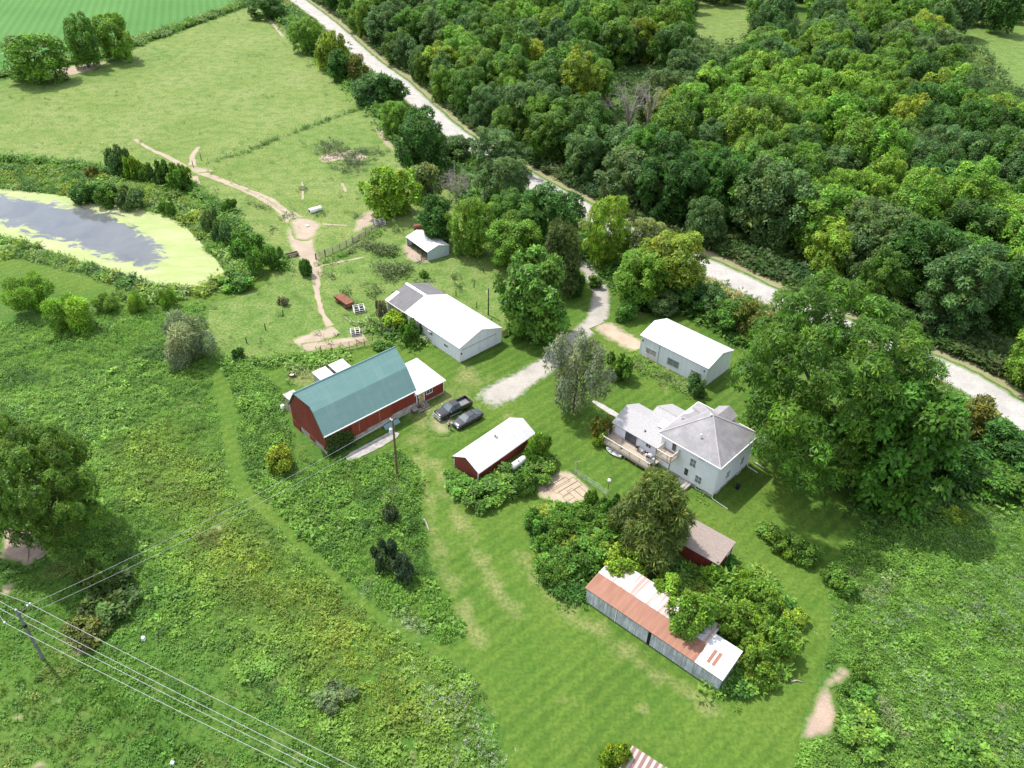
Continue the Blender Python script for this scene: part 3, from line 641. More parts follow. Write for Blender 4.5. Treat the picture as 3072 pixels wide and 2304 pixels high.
def gable_end(v0, v1, he, hr, base=0.0): return [(v0, base), (v1, base), (v1, he), ((v0 + v1) / 2, hr), (v0, he)]
def bld(name, label, cat, x, y, a, group=None): return thing(name, label, cat, (x, y, 0), a, group)
def roof_pair(sg, u0, u1, v0, v1, he, hr, t=.09):
    m = MB(sg); vm = (v0 + v1) / 2
    return m.prism([(v0, he), (vm, hr), (v1, he), (v1, he - t), (vm, hr - t), (v0, he - t)], u0, u1)

# ---- red gambrel barn
t = bld('gambrel_barn', 'big red gambrel barn with a green steel roof and a stone footing', 'barn', -25.712, 81.68, .776)
L, W = 16.087, 9.585
def gam(v0, v1, he, hm, hr, base): d = (v1 - v0) * .22; return [(v0, base), (v1, base), (v1, he), (v1 - d, hm), ((v0 + v1) / 2, hr), (v0 + d, hm), (v0, he)]
part(MB().prism(gam(.38, W - .38, 3.86, 6.62, 8.95, 1.2), .22, L - .12), 'wall', MREDY, t)
part(MB().box(.38, L - .12, .372, .40, 1.15, 3.86), 'wall', MRED, t, 'long red board wall facing the yard')
m = MB(); m.box(.30, L - .05, .30, W - .3, -.3, 1.22); part(m, 'foundation', MCONC, t)
m = MB()                                              # boards hanging lower over parts of the footing

for a in ((3.3, 4.6, .45), (7.2, W - .38, .0), (.38, .9, .85)): part(MB().box(.17, .215, *a, 1.25), 'skirt_board', MREDY, t)
d = W * .22; q = .09
prof = [(0, 3.745), (d, 6.856), (W / 2, 9.152), (W - d, 6.856), (W, 3.745)]
m = MB(); inner = [(a, b - .12) for a, b in prof[::-1]]
m.prism(prof + inner, 0, L)
m.slab([(0, W / 2 + 2.0, 9.152 - 1.72), (0, W / 2, 9.152), (-1.15, W / 2, 9.152)], .1); m.slab([(0, W / 2 - 2.0, 9.152 - 1.72), (0, W / 2, 9.152), (-1.15, W / 2, 9.152)], .1)
part(m, 'roof', MGREEN, t)
part(MB().tube([(-1.1, W / 2, 9.17), (L, W / 2, 9.17)], .09, 6), 'ridge_cap', plain('green_cap', (.16, .30, .28, 1), .4, .5), t)
m = MB(); m.box(0, L, -.10, -.01, 3.60, 3.745); part(m, 'gutter', MWTRIM, t)
m = MB(); m.prism([(0 + .02, 3.62), (d, 6.73), (W / 2, 9.02), (W / 2, 8.86), (d + .12, 6.6), (.16, 3.62)], -.03, .0); part(m, 'rake_trim', plain('dark_trim', (.08, .10, .10, 1), .7), t)
for u0, u1, nm in ((4.55, 7.1, 'narrow'), (7.15, 11.6, 'wide')):
    dm = MB().box(u0, u1, .20, .30, .95 if u0 < 5 else 1.15, 3.5); o = part(dm, 'sliding_door', MREDD, t)
    part(MB().box((u0 + u1) / 2 - .04, (u0 + u1) / 2 + .04, .17, .2, 1.3, 3.3), 'door_batten', MWOOD, o)
part(MB().box(4.3, 12.0, .14, .36, 3.5, 3.6), 'door_rail', plain('rail_red', (.16, .04, .03, 1), .6), t)
# low white-roofed annex on the barn end, with its door, window and steps
an = part(MB().prism([(.62, .35), (7.3, .35), (7.3, 2.72), (.62, 2.42)], L - .1, 21.7), 'annex', MRED, t, 'low red annex under a white roof')
part(MB().slab([(L - .1, .4, 2.47), (22.1, .4, 2.47), (22.1, 7.75, 2.86), (L - .1, 7.75, 2.86)], .1), 'roof', MROOFW, an, 'flat white steel roof')
part(MB().box(21.62, 21.76, .54, .68, .3, 2.4), 'corner_trim', MWTRIM, an); part(MB().box(16.35, 16.5, .52, .618, .5, 2.45), 'corner_trim', MWTRIM, an); part(MB().box(16.5, 22.0, .40, .46, 2.36, 2.45), 'gutter', MWTRIM, an)
part(MB().box(16.0, 21.8, .66, 7.25, -.3, .36), 'footing', MCONC, an)
part(MB().box(16.9, 17.78, .565, .618, .62, 2.3), 'door', plain('yellow_door', (.42, .36, .13, 1), .6, var=.25, scale=3), an)
m = MB(); m.box(16.78, 16.9, .53, .618, .55, 2.4); m.box(17.78, 17.9, .53, .618, .55, 2.4); m.box(16.78, 17.9, .53, .618, 2.3, 2.42); part(m, 'door_frame', MWTRIM, an)
window(an, 1, 'u', (18.9, .62, 1.85), 1.05, .75, -1, (1, 0))
st = thing('wooden_steps', 'grey wooden steps with a handrail below the yellow annex door', 'steps', (-25.712, 81.68, 0), .776)
for i in range(4): part(MB().box(16.85, 17.85, -.9 + i * .38, -.56 + i * .38, .12 + i * .14, .17 + i * .14), 'tread', MWOOD, st)
m = MB()
for x in (16.82, 17.9): m.hexa([(x - .04, -.9, 0), (x + .04, -.9, 0), (x + .04, .55, .4), (x - .04, .55, .4), (x - .04, -.9, .14), (x + .04, -.9, .14), (x + .04, .55, .62), (x - .04, .55, .62)])
part(m, 'stringer', MWOOD, st)
m = MB(); m.tube([(16.78, -.85, .1), (16.78, -.85, 1.05)], .045, 5); m.tube([(16.78, .5, .4), (16.78, .5, 1.5)], .045, 5); m.tube([(16.78, -.9, 1.05), (16.78, .55, 1.5)], .04, 5); part(m, 'handrail', MWOOD, st)
st = thing('potting_table', 'small weathered table beside the wooden steps at the barn', 'table', (-25.712, 81.68, 0), .776)
part(MB().box(14.9, 15.8, -.75, .1, .70, .76), 'tabletop', MWOOD, st)
for x, y in ((14.97, -.68), (15.73, -.68), (14.97, .03), (15.73, .03)): part(MB().box(x - .04, x + .04, y - .04, y + .04, 0, .7), 'leg', MWOODD, st)
m = MB()
for i in range(5): m.box(15.6 + .02 * i, 16.6, -1.0 + i * .17, -.86 + i * .17, .3, .34)
m.box(15.65, 15.75, -.98, -.2, 0, .3); m.box(16.45, 16.55, -.98, -.2, 0, .3); tag(part(m, 'wood_bench', MWOOD, None), 'low slatted wooden bench by the barn footing', 'bench')
bpy.data.objects['wood_bench'].location = (-25.712, 81.68, 0); bpy.data.objects['wood_bench'].rotation_euler = (0, 0, .776)
fr = Matrix.Translation((-25.712, 81.68, 0)) @ Matrix.Rotation(.776, 4, 'Z')
def inframe(o, x, y, a): o.location = (x, y, 0); o.rotation_euler = (0, 0, a); return o
o = MB().hexa([(9.6, -.75, .05), (12.3, -.75, .05), (12.3, -.15, .5), (9.6, -.15, .5), (9.6, -.75, .09), (12.3, -.75, .09), (12.3, -.15, .54), (9.6, -.15, .54)]).build('roofing_sheet', MGREEN)
inframe(tag(o, 'spare sheet of green roofing leaning on the barn footing', 'metal sheet'), -25.712, 81.68, .776)
# two little sheds and a masonry stub behind the barn
for nm, u0, u1, lab, c in (('lean_to_shed', 8.1, 10.6, 'mottled grey flat roofed shed tucked behind the barn', (.60, .57, .55, 1)), ('lean_to_shed', 11.1, 13.8, 'pinkish flat roofed shed tucked behind the barn', (.66, .55, .52, 1))):
    t = bld(nm, lab, 'shed', -25.712, 81.68, .776)
    part(MB().box(u0 + .12, u1 - .12, 12.6, 16.4, 0, 1.6), 'wall', MWOODGY, t)
    part(MB().slab([(u0, 12.4, 1.55), (u1, 12.4, 1.55), (u1, 16.65, 1.85), (u0, 16.65, 1.85)], .08), 'roof', plain('mottled_roof', c, .6, .4, var=.3, scale=2.2, stain=(.36, .31, .30, 1)), t)
t = bld('masonry_stub', 'tan masonry wall stub at the far corner of the barn', 'wall', -25.712, 81.68, .776)
part(MB().box(1.35, 2.9, 11.6, 13.2, -.1, 2.7), 'block', plain('tan_masonry', (.40, .32, .26, 1), .9, .1, var=.3, scale=1.6), t, bevel=.05)
part(MB().box(1.2, 3.05, 11.45, 13.35, 2.70, 2.86), 'coping', MCONC, t)
t = thing('steel_drum', 'white drum standing beside the tan masonry stub', 'drum', tuple(fr @ Vector((.9, 13.4, 0))), 0)
part(MB().lathe([(.28, 0), (.3, .02), (.3, .44), (.315, .46), (.3, .48), (.3, .86), (.28, .9)]), 'barrel', MWHITE, t, smooth=True); part(MB().lathe([(.27, .9), (.27, .93), (.05, .94)]), 'lid', MGALV, t)

# ---- machine shed: white steel front half, older grey half behind
t = bld('machine_shed', 'long white machine shed with an older grey half at its back', 'shed', -8.764, 105.498, 2.345); sg = -1
L, W, HE, HR, DV = 20.544, 9.6, 2.972, 4.64, 14.85
wl = part(MB(sg).prism(gable_end(.25, W - .25, HE - .02, HR - .12), .18, DV - .6), 'wall', MSHEDW, t)
part(MB(sg).prism(gable_end(.252, W - .252, HE - .02, HR - .13), .150, .18), 'wall', MSHEDWY, t, 'white gable wall with the big sliding door')
part(MB(sg).prism(gable_end(.35, W - .35, HE - .1, HR - .2), DV - .6, L - .2), 'wall', boards('grey_boards', (.36, .345, .30, 1), (.26, .245, .21, 1), .25, 'X'), t, 'old grey board wall')
part(roof_pair(sg, 0, DV, 0, W, HE, HR, .1), 'roof', MROOFW, t, 'bright white steel roof')
k = N('old_shingle'); o_ = k.obj(); c = k.ramp(k.noise(k.sc(o_, (5, .5, .5)), 1, 5, .65), [(.3, (.12, .118, .125, 1)), (.7, (.205, .20, .21, 1))]); k.pbr(k.mix(k.ramp(k.noise(o_, .5, 4), [(.5, 0.0), (.75, .5)]), c, (.15, .14, .13, 1)), .9, .08); MSHING = k.m
part(roof_pair(sg, DV, L - .1, .05, W - .05, HE - .04, HR - .04, .1), 'roof', MSHING, t, 'old grey shingle roof')
part(MB(sg).prism([(W / 2 - .28, HR - .06), (W / 2, HR + .06), (W / 2 + .28, HR - .06), (W / 2 + .28, HR - .12), (W / 2 - .28, HR - .12)], DV + .002, L - .1), 'ridge_cap', MWHITE, t)
m = MB(sg); m.slab([(L - .1, .02, HE + .02), (L - 1.0, .02, HE + .02), (L - 1.0, W * .27, HE + .03 + (HR - HE) * .54), (L - .1, W * .27, HE + .03 + (HR - HE) * .54)], .05); part(m, 'roof_patch', MWHITE, t, 'white sheet patching the grey roof end')
m = MB(sg); m.box(DV, L - .1, -.02, .045, HE - .16, HE - .02); part(m, 'fascia', MWTRIM, t)
o = part(MB(sg).box(.07, .14, .85, 4.45, .1, 2.25), 'sliding_door', MSHEDWY, t); part(MB(sg).box(.04, .07, 4.2, 4.3, .9, 1.3), 'handle', MGALV, o)
part(MB(sg).box(.05, .145, .7, 8.2, 2.28, 2.38), 'door_rail', MGALV, t)
part(MB(sg).box(.02, .148, .42, .58, 1.5, 1.85), 'yard_light', MBLACK, t)
for a in (.18, W - .28): part(MB(sg).box(.12, .22, a, a + .1, 0, HE - .08), 'corner_trim', MWTRIM, t)
window(t, sg, 'u', (3.75, .25, 1.55), .95, .5, -1, (2, 0), MWTRIM, MGLASS)
o = part(MB(sg).box(7.4, 8.15, .16, .25, 1.75, 2.5), 'vent', plain('grey_vent', (.22, .23, .25, 1), .6), t); part(MB(sg).box(7.3, 8.25, -.18, .2, 2.5, 2.54), 'hood', MGALV, o)
part(MB(sg).box(.13, DV - .6, .17, W - .17, -.2, .12), 'footing', MCONC, t)
m = MB(sg); m.tube([(1.8, 5.5, 4.1), (1.8, 5.5, 5.0)], .02, 5); m.lathe([(.09, 4.95), (.1, 5.03), (.02, 5.1)], (1.8, 5.5, 0), n=8); part(m, 'roof_vent_pipe', MGALV, t)
t = thing('junk_crate', 'faded pink crate of scrap against the white machine shed wall', 'crate', (-8.764, 105.498, 0), 2.345)
m = MB(sg)
for i in range(4): m.box(8.5, 9.7, -.75 + .0, -.70, .08 + i * .17, .2 + i * .17); m.box(8.5, 9.7, .05, .10, .08 + i * .17, .2 + i * .17); m.box(8.45, 8.5, -.75, .1, .08 + i * .17, .2 + i * .17); m.box(9.7, 9.75, -.75, .1, .08 + i * .17, .2 + i * .17)
part(m, 'slats', plain('faded_pink', (.55, .36, .34, 1), .8, var=.2), t)
part(MB(sg).box(8.52, 9.68, -.69, .04, .1, .62).tube([(8.6, -.5, .66), (9.5, -.1, .7)], .05, 5).tube([(8.7, -.1, .68), (9.3, -.6, .72)], .05, 5), 'scrap', plain('scrap_grey', (.45, .5, .55, 1), .6, var=.3, scale=5), t)

# ---- white garage beside the drive
t = bld('garage', 'white steel garage with three wide windows and a flower border', 'garage', 30.854, 100.77, 2.387)
L, W, HE, HR = 13.419, 7.668, 3.893, 5.107
part(MB(sg).prism(gable_end(.22, W - .22, HE - .05, HR - .12), .25, L - .25), 'wall', MSHEDW, t)
part(MB(sg).prism(gable_end(.222, W - .222, HE - .05, HR - .13), .222, .25), 'wall', MSHEDWY, t, 'ribbed gable wall in shade')
part(roof_pair(sg, 0, L, 0, W, HE, HR, .1), 'roof', MROOFW, t)
for a, b in ((.2, .2), (L - .32, .2), (.2, W - .3)): part(MB(sg).box(a, a + .12, b - .02, b + .1, 0, HE - .1), 'corner_trim', MWTRIM, t)
MTANW = plain('dusty_pane', (.40, .38, .37, 1), .3, .5, var=.2)
window(t, sg, 'u', (10.95, .22, 1.55), 2.0, 1.1, -1, (1, 0), MWTRIM, MTANW); window(t, sg, 'u', (6.5, .22, 1.6), 2.1, 1.15, -1, (1, 1), MGALV, MSCREEN); window(t, sg, 'u', (2.05, .22, 1.6), 2.0, 1.1, -1, (1, 0), MWTRIM, MTANW)
part(MB(sg).tube([(9.45, .13, HE - .1), (9.45, .13, .2), (9.45, -.3, .05)], .05, 6), 'downspout', MGALV, t)
for u in (12.75, .72): part(MB(sg).lathe([(.07, 2.9), (.1, 2.95), (.1, 3.15), (.03, 3.22)], (u, .1, 0), n=8), 'wall_lamp', MBLACK, t)
part(MB(sg).box(.2, L - .2, .17, W - .17, -.2, .14), 'footing', MCONC, t)

# ---- farmhouse
t = bld('farmhouse', 'two storey white farmhouse with a grey hip roof, low wing and wooden deck', 'house', 27.449, 75.45, 2.388)
L, W, HE, HR = 9.92, 9.885, 6.0, 9.225
kk = N('grey_shingle'); o_ = kk.obj(); c = kk.ramp(kk.noise(o_, 7, 5, .7), [(.3, (.20, .192, .205, 1)), (.7, (.28, .272, .285, 1))]); c = kk.mix(kk.ramp(kk.noise(o_, .7, 5, .65), [(.42, 0.0), (.7, .55)]), c, (.42, .41, .42, 1)); c = kk.mix(kk.ramp(kk.wave(o_, .31416 / .16, 'Z'), [(.0, .28), (.25, 0.0)]), c, (.14, .135, .145, 1)); kk.pbr(c, .75, .3); MSHG = kk.m
MSHW = plain('pale_shingle', (.37, .365, .37, 1), .8, .2, var=.12, scale=5)
part(MB(sg).box(.45, L - .45, .45, W - .45, .55, HE - .04), 'wall', MSIDING, t)
part(MB(sg).box(.50, L - .5, .50, W - .5, -.3, .55), 'foundation', MCONC, t)
ap = (L / 2, W / 2, HR)
m = MB(sg)
for a, b in (((0, 0), (L, 0)), ((L, 0), (L, W)), ((L, W), (0, W)), ((0, W), (0, 0))): m.add([(a[0], a[1], HE), (b[0], b[1], HE), ap], [(0, 1, 2)])
m.add([(0, 0, HE - .08), (L, 0, HE - .08), (L, W, HE - .08), (0, W, HE - .08)], [(0, 1, 2, 3)]); m.add([(0, 0, HE), (L, 0, HE), (L, W, HE), (0, W, HE), (0, 0, HE - .08), (L, 0, HE - .08), (L, W, HE - .08), (0, W, HE - .08)], [(0, 1, 5, 4), (1, 2, 6, 5), (2, 3, 7, 6), (3, 0, 4, 7)])
rf = part(m, 'hip_roof', MSHG, t)
m = MB(sg)
for a, b in (((0, 0), ap), ((L, 0), ap), ((L, W), ap), ((0, W), ap)): m.tube([(a[0], a[1], HE + .02), (b[0], b[1], HR + .02)], .075, 5)
part(m, 'hip_cap', plain('hip_cap', (.40, .39, .40, 1), .7), rf)
for u, v in ((4.6, 1.9), (5.2, 4.75)): part(MB(sg).lathe([(.09, HE + .4), (.09, HR + .02 if v > 4 else 7.75), (.12, HR + .05 if v > 4 else 7.78), (.12, HR + .2 if v > 4 else 7.9)], (u, v, 0), n=8), 'vent_pipe', MWHITE, rf)
m = MB(sg); m.box(-.1, L + .1, -.11, -.01, HE - .16, HE - .0); m.box(-.11, -.01, -.01, W + .01, HE - .16, HE); m.box(L + .01, L + .11, -.01, W + .01, HE - .16, HE); m.box(-.1, L + .1, W + .01, W + .11, HE - .16, HE); part(m, 'gutter', MWTRIM, t)
for u, v, dx in ((.36, .36, -2.6), (.36, W - .36, -1.75)):
    part(MB(sg).tube([(u, v, HE - .15), (u, v, .25), (u + dx * .1, v - .05, .12), (u + dx, v - .15, .06)], .06, 6), 'downspout', MWTRIM, t)
m = MB(sg).tube([(.05, W + .1, HE - .2), (.1, W + 1.0, .2), (-.6, W + 1.1, .08), (-1.6, W + 1.0, .06)], .06, 6); part(m, 'downspout', MWTRIM, t)
window(t, sg, 'u', (4.15, .45, 3.95), .85, 1.35, -1, (1, 1), MWTRIM, MSCREEN); window(t, sg, 'u', (2.9, .45, 1.75), .95, 1.25, -1, (1, 1), MWTRIM, MSCREEN)
window(t, sg, 'v', (.45, 3.75, 2.2), .85, 1.3, -1, (1, 1), MWTRIM, MSCREEN); window(t, sg, 'v', (.45, 7.35, 2.4), .85, 1.3, -1, (1, 1), MWTRIM, MSCREEN)
window(t, sg, 'u', (2.6, .5, .25), .8, .36, -1, (1, 0), MWTRIM, MDARK); window(t, sg, 'v', (.5, 2.0, .25), .8, .34, -1, (1, 0), MWTRIM, MDARK); window(t, sg, 'v', (.5, 7.4, .25), .8, .34, -1, (1, 0), MWTRIM, MDARK)
d_ = part(MB(sg).box(4.35, 5.3, .37, .45, .55, 2.65), 'door', MWHITE, t); part(MB(sg).box(4.55, 5.1, .35, .372, 1.35, 2.5), 'door_pane', MGLASS, d_)
part(MB(sg).box(3.7, 5.6, -1.2, .45, -.05, .5).box(4.1, 5.3, -1.7, -1.2, -.05, .25), 'entry_step', MCONC, t)
d_ = part(MB(sg).box(6.9, 7.75, .37, .45, 3.9, 5.8), 'balcony_door', MWHITE, t); part(MB(sg).box(7.02, 7.63, .35, .372, 4.2, 5.65), 'door_pane', MGLASS, d_)
part(MB(sg).box(2.6, 3.5, .38, .45, 5.2, 5.55), 'wall_vent', plain('vent_grey', (.5, .53, .54, 1), .6), t)
# wing: front range, taller back range, dormers
wing = part(MB(sg).prism(gable_end(.75, 6.3, 2.95, 4.28), L - .5, 17.45), 'wing', MSIDING, t, 'low white wing')
part(roof_pair(sg, L - .46, 17.85, .3, 6.75, 2.98, 4.45, .1), 'roof', MSHW, wing)
part(MB(sg).box(L - .4, 17.4, .8, 6.25, -.2, .5), 'foundation', MCONC, wing)
b2 = part(MB(sg).prism(gable_end(2.2, 9.8, 2.95, 4.78), L - .46, 14.0), 'back_wing', MSIDING, t)
part(roof_pair(sg, L - .44, 14.25, 1.75, 10.3, 3.0, 4.95, .1), 'roof', MSHW, b2)
part(MB(sg).tube([(L - .3, 6.02, 4.97), (14.25, 6.02, 4.97)], .05, 5), 'ridge_cap', plain('ridge_grey', (.33, .33, .34, 1), .7), b2)
part(MB(sg).lathe([(.10, 3.2), (.10, 3.62), (.16, 3.66), (.05, 3.74)], (12.9, 1.55, 0), n=8), 'vent_cap', MBLACK, wing)
m = MB(sg); m.slab([(10.3, 2.9, 4.42), (11.9, 2.9, 4.42), (11.9, 4.4, 4.78), (10.3, 4.4, 4.78)], .08); part(m, 'roof_patch', MWHITE, wing, 'bright white patch on the wing roof')
slid = part(MB(sg).box(13.4, 15.6, .66, .75, .92, 2.75), 'sliding_glass_door', MWTRIM, wing); part(MB(sg).box(13.5, 15.5, .64, .664, 1.0, 2.66), 'pane', MGLASS, slid)
window(wing, sg, 'u', (11.5, .75, 2.2), .8, .55, -1, (1, 0), MWTRIM, MGLASS)
dm = part(MB(sg).prism(gable_end(4.3, 6.9, 6.95, 7.72, 6.2), 6.8, 9.0), 'dormer', MSIDING, t, 'dormer over the wing')
m = MB(sg); e, rg = 6.95, 7.75
m.add([(9.35, 4.05, e), (9.35, 7.15, e), (6.6, 7.15, e), (6.6, 4.05, e), (8.2, 5.6, rg), (5.9, 5.6, rg)], [(0, 1, 4), (0, 4, 5, 3), (1, 2, 5, 4), (0, 3, 2, 1), (2, 3, 5)]); part(m, 'roof', MSHG, dm)
window(dm, sg, 'v', (9.0, 5.6, 6.62), 1.5, .42, 1, (1, 0), MWTRIM, MGLASS)
dm = part(MB(sg).prismy([(4.0, 6.0), (6.6, 6.0), (6.6, 6.95), (5.3, 7.7), (4.0, 6.95)], 6.4, 9.6), 'dormer', MSIDING, t, 'dormer on the far roof slope')
part(MB(sg).prismy([(3.75, 6.95), (5.3, 7.85), (6.85, 6.95), (6.85, 6.86), (5.3, 7.76), (3.75, 6.86)], 6.2, 10.1), 'roof', MSHG, dm)
# deck and balcony
dk = part(MB(sg).box(9.2, 17.95, -1.95, .66, .86, .95), 'deck', MDECK, t, 'long grey wooden deck')
m = MB(sg); m.box(9.2, 17.95, -1.98, -1.9, .58, .9); m.box(17.87, 17.98, -1.95, 2.2, .58, .9); m.box(16.9, 17.9, .66, 2.2, .86, .948)
for u in (9.3, 11.4, 13.5, 15.6, 17.85): m.box(u - .07, u + .07, -1.88, -1.74, -.1, .86)
part(m, 'deck_frame', MWOOD, dk)
def rail(sg, pts, zb, zt, par, gap=.17):
    r_ = MB(sg)
    for (u0, v0), (u1, v1) in zip(pts[:-1], pts[1:]):
        n = max(1, int(sqrt((u1 - u0) ** 2 + (v1 - v0) ** 2) / gap))
        for i in range(n + 1):
            u, v = u0 + (u1 - u0) * i / n, v0 + (v1 - v0) * i / n; b = .055 if i % 10 == 0 or i == n else .022
            r_.box(u - b, u + b, v - b, v + b, zb - (.05 if b > .03 else -.08), zt + (.06 if b > .03 else 0))
        a, b = sorted((u0, u1)); c_, d_ = sorted((v0, v1)); r_.box(a - .055, b + .055, c_ - .07, d_ + .07, zt, zt + .05); r_.box(a - .03, b + .03, c_ - .03, d_ + .03, zb + .07, zb + .12)
    return part(r_, 'railing', plain('rail_wood', (.56, .50, .43, 1), .85, .1, var=.2, scale=6), par)
rail(sg, [(9.3, -1.88), (17.88, -1.88), (17.88, 2.1)], .95, 1.88, dk)
bc = part(MB(sg).box(6.35, 8.85, -1.75, .45, 3.78, 3.88), 'balcony', MDECK, t, 'small upstairs balcony')
rail(sg, [(8.78, .4), (8.78, -1.68), (6.42, -1.68), (6.42, .4)], 3.88, 4.85, bc)
m = MB(sg)
for u in (6.45, 8.75): m.box(u - .07, u + .07, -1.7, -1.56, -.1, 3.78)
m.box(6.35, 8.85, -1.78, -1.7, 3.6, 3.8); part(m, 'balcony_post', MWOOD, bc)
HM = Matrix.Translation((27.449, 75.45, 0)) @ Matrix.Rotation(2.388, 4, 'Z')
def hp(u, v, z=0): return tuple(HM @ Vector((u, -v, z)))
g_ = thing('kettle_grill', 'black barbecue grill with its lid raised on the deck by the balcony', 'grill', hp(10.3, -.5, .95), 2.388)
part(MB().box(-.42, .42, -.26, .26, .62, .86), 'firebox', MBLACK, g_, bevel=.03); part(MB().prismy([(-.42, .87), (.42, .87), (.36, 1.1), (.15, 1.2), (-.15, 1.2), (-.36, 1.1)], -.26, .26), 'lid', MGALV, g_)
for a in (-.78, .44): part(MB().box(a, a + .34, -.22, .22, .78, .82), 'side_shelf', MGALV, g_)
for x, y in ((-.36, -.2), (.36, -.2), (-.36, .2), (.36, .2)): part(MB().tube([(x, y, 0), (x, y, .62)], .025, 5), 'leg', MBLACK, g_)
for i, (u, v, a, lab) in enumerate(((11.2, .1, .3, 'dark patio chair next to the barbecue grill'), (12.1, .05, -.2, 'pale metal patio chair under the wing eave'), (12.9, .2, .5, 'dark round backed patio chair beside the sliding glass door'))):
    c_ = thing('patio_chair', lab, 'chair', hp(u, v, .95), 2.388 + a, 'chairs on the house deck'); mt = MGALV if i == 1 else MBLACK
    part(MB().box(-.26, .26, -.25, .25, .42, .46), 'seat', mt, c_); part(MB().hexa([(-.26, .22, .46), (.26, .22, .46), (.26, .26, .46), (-.26, .26, .46), (-.24, .34, .95), (.24, .34, .95), (.24, .38, .95), (-.24, .38, .95)]), 'backrest', mt, c_)
    for x, y in ((-.23, -.22), (.23, -.22), (-.23, .22), (.23, .22)): part(MB().tube([(x, y, 0), (x, y, .43)], .02, 5), 'leg', mt, c_)
    for x in (-.28, .28): part(MB().tube([(x, -.22, .43), (x, -.22, .66), (x, .28, .68)], .02, 5), 'armrest', mt, c_)
tb = thing('patio_table', 'round dark patio table on the deck in front of the grill', 'table', hp(9.7, -1.1, .95), 0)
part(MB().lathe([(.52, .70), (.55, .72), (.52, .74)], n=18), 'tabletop', plain('smoked_top', (.12, .12, .12, 1), .3, .5), tb); part(MB().lathe([(.3, 0), (.28, .04), (.04, .08), (.04, .70)], n=10), 'pedestal', MBLACK, tb)
o = MB().tube([(0, 0, .02), (0, 0, 1.9)], .022, 6).tube([(0, 0, 1.9), (.35, .1, 2.05), (.4, .12, 1.75)], .016, 5).lathe([(.2, 0), (.2, .03), (.03, .06)], n=10).build('feeder_pole', MBLACK); o.location = hp(14.6, -1.3, .95); tag(o, 'thin black feeder pole standing on the wooden deck', 'pole')
bt = thing('canoe', 'pale grey canoe lying on the grass under the deck edge', 'canoe', hp(15.2, -2.15, 0), 2.388 + pi)
vs_, fs = [], []; nS = 13
for i in range(nS):
    x = -1.35 + 2.7 * i / (nS - 1); b = .40 * (1 - (abs(x) / 1.35) ** 2.4) + .015; top = .36 + .16 * (abs(x) / 1.35) ** 3
    for a in range(7): th_ = pi * a / 6; vs_.append((x, -b * cos(th_), top - (top - .03) * sin(th_) ** .8 if 0 < a < 6 else top))
for i in range(nS - 1):
    for a in range(6): fs.append((i * 7 + a, i * 7 + a + 1, (i + 1) * 7 + a + 1, (i + 1) * 7 + a))
hm = MB(); hm.add(vs_, fs); o = part(hm, 'hull', plain('canoe_grey', (.50, .52, .54, 1), .45, .4), bt, smooth=True); sm = o.modifiers.new('thickness', 'SOLIDIFY'); sm.thickness = .03
m = MB(); m.tube([vs_[i * 7] for i in range(nS)], .025, 5); m.tube([vs_[i * 7 + 6] for i in range(nS)], .025, 5); part(m, 'gunwale', MWHITE, bt)
part(MB().box(-.6, -.42, -.33, .33, .28, .31).box(.42, .6, -.33, .33, .28, .31), 'thwart', MWOOD, bt)
b_ = thing('rubbish_bin', 'black bin standing alone on the shaded lawn beside the house', 'bin', hp(-1.06, 4.57), 0)
part(MB().lathe([(.24, 0), (.26, .02), (.31, .72), (.33, .74)], n=14), 'barrel', MBLACK, b_, smooth=True); part(MB().lathe([(.34, .74), (.35, .78), (.2, .84), (.03, .86)], n=14), 'lid', MBLACK, b_, smooth=True)

# ---- coop, brown-roofed shed, long shed, loafing shed, rusty shed
t = bld('chicken_house', 'small red gabled outbuilding with a white roof near the parked cars', 'outbuilding', -7.917, 80.741, .85)
L, W, HE, HR = 11.749, 5.061, 1.85, 3.2
part(MB(sg).prism(gable_end(.2, W - .2, HE - .05, HR - .15), .15, L - .15), 'wall', MRED, t)
part(MB(sg).prism(gable_end(.203, W - .203, HE - .05, HR - .16), .12, .15), 'wall', MREDY, t, 'red gable wall')
part(roof_pair(sg, 0, L, 0, W, HE, HR, .08), 'roof', MROOFW, t)
for a in (.16, W - .28): part(MB(sg).box(.08, .2, a, a + .12, 0, HE - .04), 'corner_trim', MWTRIM, t)
part(MB(sg).box(0, L, W - .02, W + .02, HE - .12, HE - .02), 'fascia', MWTRIM, t)
part(MB(sg).lathe([(.16, HR - .3), (.16, HR + .3), (.24, HR + .33), (.24, HR + .42), (.05, HR + .5)], (6.05, 2.35, 0), n=10), 'roof_vent', MGALV, t)
part(MB(sg).lathe([(.1, 1.5), (.13, 1.55), (.1, 1.75)], (.02, .1, 0), n=8), 'wall_lamp', MBLACK, t)
t = bld('garden_shed', 'dark red shed with a brown shingle roof below the feathery cedar', 'shed', 25.45, 62.6, atan2(3.9, -4.85))
k = N('brown_shingle'); o_ = k.obj(); c = k.ramp(k.noise(o_, 6, 5, .7), [(.3, (.20, .165, .145, 1)), (.7, (.33, .275, .245, 1))]); k.pbr(c, .85, .2); MBRN = k.m
part(MB(sg).prism([(.2, 0), (4.05, 0), (4.05, 2.5), (.2, 2.02)], .15, 6.2), 'wall', MRED, t)
part(MB(sg).slab([(0, 0, 2.15), (6.35, 0, 2.15), (6.35, 4.25, 2.68), (0, 4.25, 2.68)], .1), 'roof', MBRN, t)
part(MB(sg).box(.06, .149, .17, .3, 0, 2.02), 'corner_trim', MWTRIM, t); part(MB(sg).box(.06, .149, 3.95, 4.08, 0, 2.5), 'corner_trim', MWTRIM, t)
